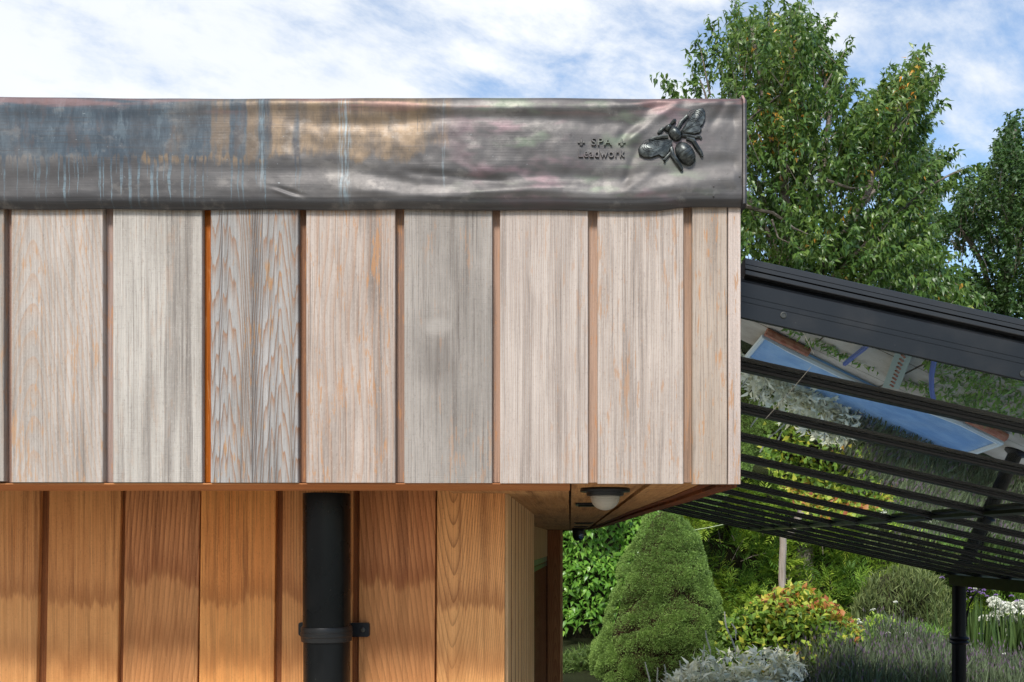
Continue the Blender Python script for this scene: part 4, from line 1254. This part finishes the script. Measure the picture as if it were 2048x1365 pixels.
for j in range(nlat):
    zz = zt_ - .03 - (zt_ - zb_ - .03) * j / (nlat - 1)
    for i in range(nlon):
        a = 2 * math.pi * i / nlon; r_ = max(.005, float(cone_r(zz)) * .93 - .055)
        q = Vector((math.cos(a) * r_, math.sin(a) * r_, zz)); r_ += .03 * mnoise.noise(q * 5)
        m.v.append((ctr.x + math.cos(a) * r_, 9.0 + math.sin(a) * r_, zz))
for j in range(nlat - 1):
    for i in range(nlon): m.f.append([j * nlon + i, (j + 1) * nlon + i, (j + 1) * nlon + (i + 1) % nlon, j * nlon + (i + 1) % nlon])
cb, t, p = new_mat('brown inner shoots'); x, y, zz_ = pos(t); nn = noise(t, vec(t, x, y, zz_), 60, 4)
put(t, p, color=mix(t, nn.ss(.4, .65), (.022, .014, .008), (.07, .042, .024)), rough=.95, spec=.1, normal=bump(t, nn, .8, .02))
m.build('inner_shoots', cb, cf, True)


def bush(name, label, cat, poly, Y, th, n, LL, WW, mat, dirbias=(0, -.5, .2), spread=.7, thr=-.25, cl=4., tintfn=None, droop=.2, core=True, group=None, part='foliage', fold=.2, nbias=(0, -.3, .9)):
    c = poly_c(poly); w = W(c[0], c[1], Y)
    r = empty(name, (w.x, Y, gh(w.x, Y)), label, cat, group)
    q = sample_poly(poly, n); Yv = Y - th * np.abs(rng.normal(0, .5, n)).clip(0, 1.3) + th * .4
    P = unproject(q, Yv); g = fbm(P, cl, 5.5); P[:, 1] -= g * th * .6; kp = g > thr; P, g = P[kp], g[kp]; n = len(P)
    D = rng.normal(0, spread, (n, 3)) + np.array(dirbias); Nn = rng.normal(0, .4, (n, 3)) + np.array(nbias)
    V, T = leaves(P, D, Nn, rng.uniform(.6, 1.2, n) * LL, rng.uniform(.7, 1.2, n) * WW, fold=fold, droop=droop)
    rn = rng.uniform(0, 1, n) if tintfn is None else np.clip(tintfn(P, g), 0, 1)
    soup(part, V, T, np.repeat(rn, 5), mat, r)
    if core: blobcore(poly, Y + th * .35, th * .5, M['core'], r)
    # stems to the ground
    m = MB()
    for k in range(7):
        a = W(c[0] + (k - 3) * .08 * (max(p_[0] for p_ in poly) - min(p_[0] for p_ in poly)), c[1], Y)
        m.tube([(w.x + (k - 3) * .03, Y, gh(w.x, Y) - .02), tuple(a)], [.012, .006], 5)
    m.build('stems', M['bark'], r)
    return r


def poly_c(poly): return (sum(p[0] for p in poly) / len(poly), sum(p[1] for p in poly) / len(poly))


M['hyper'] = leaf_mat('yellow green and red leaves', [(0, (.05, .10, .015)), (.35, (.10, .17, .022)), (.6, (.20, .26, .035)), (.74, (.34, .30, .04)), (.80, (.30, .13, .035)), (.92, (.22, .075, .03)), (1, (.16, .05, .025))], rough=.45, trans=.35)
hp = [(1425, 1300), (1440, 1255), (1470, 1225), (1500, 1205), (1530, 1188), (1570, 1176), (1590, 1168), (1608, 1172), (1625, 1190), (1660, 1205), (1695, 1228), (1712, 1262), (1716, 1300), (1690, 1340), (1620, 1365), (1500, 1365), (1430, 1345)]
bush('hypericum_bush', 'rounded shrub of yellow green leaves turning red and orange beside the cone conifer', 'shrub', hp, 8.7, .55, 6200, .080, .040, M['hyper'],
     tintfn=lambda P, g: rng.uniform(0, .72, len(P)) + .45 * np.clip(np.array([mnoise.noise(Vector((q[0] * 2.2 + 3, q[2] * 3., 1))) for q in P]) * 1.6 + (P[:, 0] - 1.85) * .7, 0, .7))
M['fern'] = leaf_mat('olive fronds', [(0, (.035, .05, .014)), (.5, (.075, .10, .028)), (1, (.13, .15, .05))], rough=.6, trans=.3)
fp = [(1700, 1250), (1712, 1200), (1735, 1165), (1770, 1145), (1800, 1138), (1835, 1142), (1870, 1160), (1892, 1195), (1900, 1240), (1895, 1290), (1720, 1290)]
bush('tamarisk_bush', 'rounded olive brown feathery bush between the wooden stake and the black post', 'shrub', fp, 10.6, .5, 8500, .12, .012, M['fern'], dirbias=(0, -.2, 1.0), spread=.45, droop=.1, fold=0)
M['green'] = leaf_mat('fresh green leaves', [(0, (.05, .10, .02)), (.5, (.09, .17, .03)), (1, (.17, .26, .05))], rough=.5, trans=.35)
bush('yellow_green_plant', 'small bright yellow green plant at the foot of the olive bush', 'plant', [(1735, 1235), (1790, 1230), (1800, 1255), (1770, 1275), (1745, 1300), (1725, 1290)], 9.4, .25, 420, .075, .035,
     leaf_mat('lime leaves', [(0, (.13, .21, .03)), (1, (.30, .38, .06))]), core=False)
bush('low_conifer', 'low dark green spreading conifer at the foot of the laurel bush', 'shrub', [(1100, 1325), (1140, 1308), (1175, 1298), (1205, 1300), (1230, 1330), (1235, 1400), (1100, 1400)], 9.4, .35, 3600, .11, .012,
     leaf_mat('low conifer sprays', [(0, (.03, .06, .014)), (1, (.10, .15, .035))]), dirbias=(-.2, -.4, .7), spread=.5, droop=.15, fold=0)
# grassy perennials behind the lavender
for (x0, x1, y0, Y, lab, nm) in ((1690, 1760, 1262, 9.2, 'tuft of fine green perennial foliage left of the white daisies', 'perennial'), (1760, 1900, 1255, 9.6, 'broad patch of loose green border foliage behind the lavender', 'perennial')):
    bush(nm, lab, 'plant', [(x0, 1345), (x0 + 5, y0 + 12), ((x0 + x1) / 2, y0), (x1 - 6, y0 + 10), (x1, 1345)], Y, .4, 3200, .10, .012, M['green'], dirbias=(0, -.1, .8), spread=.5, core=False, droop=.2, fold=0)

# silver lamb's ears
M['silver'] = leaf_mat('woolly silver leaves', [(0, (.30, .29, .20)), (.5, (.455, .45, .35)), (1, (.48, .47, .38))], rough=.9, trans=.15, spec=.1)
sp_poly = [(1335, 1365), (1365, 1345), (1392, 1325), (1420, 1308), (1470, 1312), (1510, 1302), (1560, 1306), (1592, 1325), (1608, 1345), (1615, 1440), (1300, 1440)]
sr = bush('silver_plant', 'silvery woolly leaved plant with upright pale flower spikes at the bottom edge', 'plant', sp_poly, 8.05, .35, 3800, .10, .034, M['silver'], dirbias=(0, -.3, .55), spread=.65, droop=.3, fold=.25, core=False)
sw, t, p = new_mat('pale flower spike'); x, y, z = pos(t); nn = noise(t, vec(t, x, y, z), 160, 3)
put(t, p, color=mix(t, nn, (.40, .38, .30), (.68, .66, .56)), rough=.95, spec=.1)
for (bx, by, tx, ty) in ((1300, 1400, 1293, 1325), (1322, 1400, 1312, 1336), (1330, 1400, 1328, 1330), (1362, 1400, 1360, 1322), (1400, 1370, 1398, 1312), (1410, 1350, 1406, 1290), (1420, 1330, 1414, 1262),
                         (1470, 1320, 1464, 1270), (1466, 1290, 1447, 1224), (1475, 1280, 1464, 1248), (1448, 1330, 1450, 1310), (1432, 1340, 1428, 1318), (1555, 1320, 1553, 1296), (1485, 1330, 1482, 1308), (1500, 1330, 1505, 1316)):
    a, b = W(bx, by, 7.85), W(tx, ty, 7.85); m = MB()
    pts, rr = [], []
    for k in range(22):
        u = k / 21; pts.append(a.lerp(b, u) + Vector((.012 * math.sin(u * 5 + bx), 0, 0))); rr.append((.004 if u < .35 else (.012 if k % 2 else .007)) * (1 - .45 * u))
    m.tube(pts, rr, 7); m.build('flower_spike', sw, sr, True)

# lavender: one uncountable mass
M['lav'] = leaf_mat('lavender stems', [(0, (.035, .050, .022)), (.45, (.075, .10, .05)), (.62, (.115, .14, .085)), (.70, (.06, .045, .05)), (1, (.09, .065, .09))], rough=.8, trans=.2)
n = 17000
Y = rng.uniform(7.75, 9.2, n); X = rng.uniform(1.85, 4.9, n)
topz = .54 + .12 * np.sin(X * 2.3 + 1) + .20 * fbm(np.stack([X, Y, X * 0], 1), 1.6) - .04 * (Y < 7.9) + .10 * (X < 2.4) + (Y - 8) * .08
P = np.stack([X, Y, topz - rng.uniform(.05, .40, n)], 1)
D = rng.normal(0, .28, (n, 3)) + np.array([0, -.1, 1.]); Lf = rng.uniform(.12, .26, n)
V, T = leaves(P, D, rng.normal(0, 1, (n, 3)) + np.array([0, -1., 0]), Lf, np.full(n, .008), fold=0, droop=.05)
rn = np.repeat(rng.uniform(0, .62, n), 5)
hp_ = P + nrm(D) * Lf[:, None]; pick = rng.uniform(0, 1, n) < .32; hp_ = hp_[pick]; k = len(hp_)
V2, T2 = leaves(hp_, rng.normal(0, .2, (k, 3)) + np.array([0, 0, 1.]), rng.normal(0, 1, (k, 3)), rng.uniform(.03, .055, k), np.full(k, .013), fold=.3, droop=0)
V = np.concatenate([V, V2]); T = np.concatenate([T, T2 + len(P) * 5]); rn = np.concatenate([rn, np.repeat(rng.uniform(.68, 1, k), 5)])
lv = soup('lavender', V, T, rn, M['lav']); tag(lv, 'grey green lavender hedge with faded purple heads along the bottom right', 'lavender', kind='stuff')

# verbena: tall stems and purple heads
M['stem'] = leaf_mat('thin green stems', [(0, (.03, .06, .014)), (1, (.07, .11, .03))])
vr = empty('verbena', (4.15, 9.8, gh(4.1, 9.8)), 'tall thin stemmed verbena with small purple flower heads beside the black post', 'plant')
n = 420; X = rng.uniform(3.85, 5.3, n); Y = rng.uniform(9.3, 10.3, n); P = np.stack([X, Y, np.full(n, .42)], 1)
V, T = leaves(P, rng.normal(0, .10, (n, 3)) + np.array([0, 0, 1.]), rng.normal(0, 1, (n, 3)) + np.array([0, -1., 0]), rng.uniform(.3, .75, n), np.full(n, .008), fold=0, droop=0)
soup('stems', V, T, np.repeat(rng.uniform(0, 1, n), 5), M['stem'], vr)
pm_, t, p = new_mat('purple petals'); x, y, z = pos(t); put(t, p, color=mix(t, noise(t, vec(t, x, y, z), 70, 3).ss(.35, .65), (.20, .09, .34), (.42, .26, .58)), rough=.7)
wm_, t, p = new_mat('white petals'); x, y, z = pos(t); put(t, p, color=mix(t, noise(t, vec(t, x, y, z), 90, 3).ss(.35, .65), (.62, .64, .50), (.85, .85, .78)), rough=.7)
def flowerhead(px, py, Y, rpx, name, mat, parent, n=70, flat=.7, pet=.35):
    c = np.array(W(px, py, Y)); r = rpx * Y / F
    d = nrm(rng.normal(0, 1, (n, 3))); d[:, 2] = np.abs(d[:, 2]) * 1.0 - .15; P = c + d * r * np.array([.75, .75, flat * .75])
    V, T = leaves(P, d + rng.normal(0, .3, (n, 3)), rng.normal(0, 1, (n, 3)), np.full(n, r * pet), np.full(n, r * pet), fold=.1, droop=.1, mid=.6)
    return soup(name, V, T, rng.uniform(0, 1, n * 5), mat, parent)
for (a, b) in ((1880, 1144), (1884, 1156), (1913, 1191), (1930, 1200), (1935, 1184), (1940, 1178), (1943, 1196), (1951, 1182), (1962, 1177), (1966, 1188), (1974, 1193), (1988, 1180), (1992, 1191), (2007, 1206), (2023, 1193), (2010, 1225), (2003, 1290), (2012, 1295), (1998, 1302), (1968, 1304), (2012, 1310), (1962, 1268), (2035, 1203), (1945, 1184), (1968, 1181), (1860, 1290), (1960, 1186)):
    flowerhead(a, b, 9.7 + rng.uniform(-.3, .3), rng.uniform(3.2, 5.2), 'flower_head', pm_, vr, 46)
hy = empty('hydrangea', tuple(W(2010, 1240, 10.2).xy) + (gh(4.6, 10.2),), 'hydrangea with large cream white flower heads at the right edge', 'shrub')
for (a, b, r_) in ((1995, 1212, 11), (1988, 1203, 9), (2003, 1222, 10), (2016, 1224, 12), (2030, 1218, 12), (2040, 1212, 11), (2045, 1224, 10), (1993, 1231, 9), (1970, 1240, 9), (1988, 1240, 8), (2024, 1242, 11), (1994, 1250, 9), (2046, 1246, 9), (2015, 1270, 11), (2040, 1266, 8), (2006, 1252, 5), (2060, 1230, 12), (2075, 1245, 12), (2012, 1212, 8)):
    flowerhead(a, b, 10.2 + rng.uniform(-.25, .25) - .3, r_ * 1.5, 'flower_head', wm_, hy, 170, .75, .34)
q = sample_poly([(1965, 1225), (2100, 1215), (2110, 1330), (1975, 1320)], 900); P = unproject(q, rng.uniform(10.1, 10.6, 900))
V, T = leaves(P, rng.normal(0, .7, (900, 3)) + np.array([0, -.4, 0]), rng.normal(0, .4, (900, 3)) + np.array([0, 0, 1.]), rng.uniform(.07, .12, 900), rng.uniform(.04, .06, 900))
soup('foliage', V, T, np.repeat(rng.uniform(.3, 1, 900), 5), M['hyper'] if False else leaf_mat('hydrangea leaves', [(0, (.07, .13, .02)), (1, (.22, .28, .05))]), hy)
ds = empty('daisies', tuple(W(1800, 1280, 8.9).xy) + (.2,), 'scattered small white daisy flowers on thin stems above the lavender', 'flowers')
m = MB()
for (a, b) in ((1744, 1221), (1748, 1219), (1716, 1240), (1719, 1246), (1776, 1267), (1815, 1267), (1822, 1269), (1826, 1274), (1811, 1299), (1808, 1310), (1862, 1308), (1866, 1313), (1858, 1307), (1791, 1205), (1950, 1178), (2008, 1308)):
    flowerhead(a, b, 9.0, rng.uniform(2.6, 4.4), 'flower_head', wm_, ds, 34, .4, .7)
    c = W(a, b, 9.0); m.tube([c, (c.x + .02, 9.02, .3)], .0025, 4)
m.build('stems', M['bark'] if False else M['green'], ds)

# long grass on the lawn beyond
n = 16000; X = rng.uniform(2.2, 8.5, n); Y = rng.uniform(10.6, 13.0, n)
P = np.stack([X, Y, np.array([gh(a, b) for a, b in zip(X, Y)])], 1)
V, T = leaves(P, rng.normal(0, .35, (n, 3)) + np.array([0, 0, 1.]), rng.normal(0, 1, (n, 3)) + np.array([0, -1., 0]), rng.uniform(.06, .15, n), np.full(n, .009), fold=0, droop=.2)
g_ = soup('grass', V, T, np.repeat(rng.uniform(0, 1, n), 5), leaf_mat('grass blades', [(0, (.07, .14, .02)), (1, (.18, .28, .05))])); tag(g_, 'sunny green grass between the border plants and the hedge', 'grass', kind='stuff')

# wooden stake and garden twine
stm = wood('grey weathered stake', 171, dk(srgb(150, 140, 128), .8), dk(srgb(188, 178, 166), .8), dk(srgb(84, 74, 64), .8), line_amt=.3, freq=60, fleck_amt=.2)
a, b = W(1565.5, 1060, 10.0), W(1564, 1260, 10.0)
pts = [(a.x + (b.x - a.x) * k / 8 + .006 * math.sin(k * 1.7), 10.0, a.z + (gh(2.2, 10) - a.z) * k / 8) for k in range(9)]
o = MB().tube(pts, [.034, .037, .038, .039, .039, .041, .041, .042, .042], 10).build('wooden_stake', stm, None, True)
tag(o, 'grey weathered round wooden stake rising from behind the yellow red shrub', 'stake')
tw, t, p = new_mat('pale twine'); put(t, p, color=(.45, .52, .32), rough=.8)
o = MB().tube([W(1386, 1061, 9.6), W(1420, 1055, 9.6), W(1450, 1048.5, 9.6)], .0035, 6).build('garden_twine', tw); tag(o, 'short pale twine stretched from the cone conifer to the hedge under the canopy', 'twine')
th_, t, p = new_mat('spider thread'); put(t, p, color=(.75, .72, .62), rough=.4)
o = MB().tube([(W(1622, 734, 1.62)), (W(1575, 790, 1.66)), (W(1531, 838, 1.7))], .0005, 4).build('thread', th_); tag(o, 'fine pale thread hanging slantwise under the nearest glass panes', 'thread')

# ---------------------------------------------------------------- ground things that the canopy glass mirrors
nvec = Vector((SL, 0, 1)).normalized()
def mirrored(px, py, z):
    """ground point at height z that the pane shows at this pixel"""
    d = Vector(((px - PX) / F, 1, (PY - py) / F)); t_ = cz / (d.z + SL * d.x); h = Vector((0, 0, E)) + d * t_
    r = d - 2 * d.dot(nvec) * nvec; k = (z - h.z) / r.z
    return h + r * k
blu, t, p = new_mat('blue sheet'); x, y, z = pos(t); nn = noise(t, vec(t, x, y, z), 6, 4)
put(t, p, color=mix(t, nn.ss(.35, .65), (.20, .38, .66), (.29, .48, .74)), rough=.22, spec=.5, normal=bump(t, nn, .3, .02))
up = [(1495, 712), (1530, 670), (1580, 698), (1640, 727), (1740, 776), (1840, 812), (1925, 845), (2003, 884)]
lo = [(1950, 903), (1900, 915), (1860, 900), (1805, 876), (1750, 856), (1700, 828), (1640, 792), (1600, 770), (1550, 742)]
zg = .425
pts = [mirrored(a, b, zg) for a, b in up + lo]
sh = empty('blue_pool', (sum(q.x for q in pts) / len(pts), sum(q.y for q in pts) / len(pts), 0), 'long blue pool with pale rim on the paving, mirrored in the canopy glass', 'pool')
MB().prism([(q.x, q.y) for q in pts][::1], .395, zg).build('cover', blu, sh)
rimm, t, p = new_mat('pale rim'); put(t, p, color=(.62, .66, .64), rough=.5)
MB().tube([(q.x, q.y, zg + .01) for q in pts + [pts[0]]], .022, 6).build('rim', rimm, sh, True)
redm, t, p = new_mat('terracotta edging'); x, y, z = pos(t); put(t, p, color=mix(t, noise(t, vec(t, x, y, z), 22, 3).ss(.4, .6), (.34, .10, .05), (.42, .17, .09)), rough=.7)
for (seg, nm) in (([(1532, 664), (1560, 678), (1590, 692), (1618, 706)], 'a'), ([(1935, 838), (1960, 850), (1985, 862), (2012, 876)], 'b')):
    q = [mirrored(a, b, .43) for a, b in seg]
    o = MB().tube(q, .032, 8).build('edging', redm, sh)
# paving round it
pvm, t, p = new_mat('sandstone slab'); x, y, z = pos(t); v = vec(t, x, y, z); nn = noise(t, v, 3, 5)
put(t, p, color=mix(t, nn.ss(.35, .65), (.34, .28, .21), (.50, .43, .33)), rough=.8, normal=bump(t, noise(t, v, 40, 4), .4, .005))
pav = empty('paving', (3, 6, 0)); pav['kind'] = 'structure'
base = MB().box(.52, 5.6, 5.05, 7.7, .30, .383).build('bedding', M['core'], pav)
sl = MB().box(-.298, .298, -.298, .298, .0, .012, bev=.006).mesh('slab'); sl.materials.append(pvm)
for i in range(8):
    for j in range(3, 7):
        o = link('slab', sl, None, pav); o.location = (.85 + i * .607 + rng.normal(0, .002), 3.55 + j * .607 + rng.normal(0, .002), .384 + rng.uniform(0, .003)); o.rotation_euler = (0, 0, rng.normal(0, .003))

n = 15000; X = rng.uniform(.9, 5.5, n); Y = rng.uniform(4.2, 6.75, n) - .15 * (X > 3.2)
P = np.stack([X, Y, np.full(n, .398)], 1); kk = fbm(P, 1.7, 3.) > -.12; P = P[kk]; n = len(P)
V, T = leaves(P, rng.normal(0, .7, (n, 3)) + np.array([0, 0, .7]), rng.normal(0, .5, (n, 3)) + np.array([0, 0, 1.]), rng.uniform(.03, .08, n), rng.uniform(.012, .026, n))
gc = soup('ground_cover', V, T, np.repeat(rng.uniform(0, .8, n), 5), M['green']); tag(gc, 'low green ground cover under the canopy, mirrored in the nearest pane', 'ground cover', kind='stuff')
stp, t, p = new_mat('pale plastic'); put(t, p, color=(.30, .34, .27), rough=.6)
q = [mirrored(a, b, .47) for a, b in ((1792, 700), (1826, 708), (1797, 780), (1764, 776))]
strap = empty('plastic_strap', tuple(q[0]), 'pale plastic strip with faded red print, mirrored in the nearest pane', 'strap')
MB().prism([(v_.x, v_.y) for v_ in q], .46, .466).build('strip', stp, strap)
for k in range(9):
    u = .08 + k * .1; a_ = q[0].lerp(q[3], u).lerp(q[1].lerp(q[2], u), .42); b_ = q[0].lerp(q[3], u + .045).lerp(q[1].lerp(q[2], u + .05), .62)
    MB().tube([(a_.x, a_.y, .468), (b_.x, b_.y, .468)], .010, 5).build('red_print', redm, strap)
blh, t, p = new_mat('blue hose'); put(t, p, color=(.03, .07, .32), rough=.4)
for pts_, lb in (([(1745, 682), (1725, 700), (1702, 718), (1690, 728)], 'thin blue hose lying by the pale plastic strip, left of it in the mirrored view'), ([(1869, 715), (1863, 750), (1863, 780), (1867, 800)], 'upright looking blue hose right of the pale plastic strip in the mirrored view')):
    o = MB().tube([mirrored(a, b, .48) for a, b in pts_], .018, 6).build('hose', blh, None, True); tag(o, lb, 'hose')
fm2, t, p = new_mat('added unseen pale paving'); x, y, z = pos(t); v = vec(t, x, y, z)
nn = noise(t, v, 2.2, 5); jx = (x * 1.6).fract().ss(.0, .02); jy = (y * 1.6).fract().ss(.0, .02)
put(t, p, color=mix(t, jx * jy, (.12, .11, .09), mix(t, nn.ss(.35, .65), (.46, .41, .34), (.60, .55, .46))), rough=.85)
o = MB().box(-7, 6, -5.5, 1.62, -.05, .03).box(-.09, .515, 2.95, 6.95, .25, .397).box(.517, 5.2, 2.95, 5.045, .25, .397).build('added_unseen_paving', fm2); tag(o, kind='structure')  # unseen pale paving, added to bounce light onto soffit and side wall

# keep the scene from showing anything selected or active
for o in bpy.data.objects: o.select_set(False) if o.name in bpy.context.view_layer.objects else None
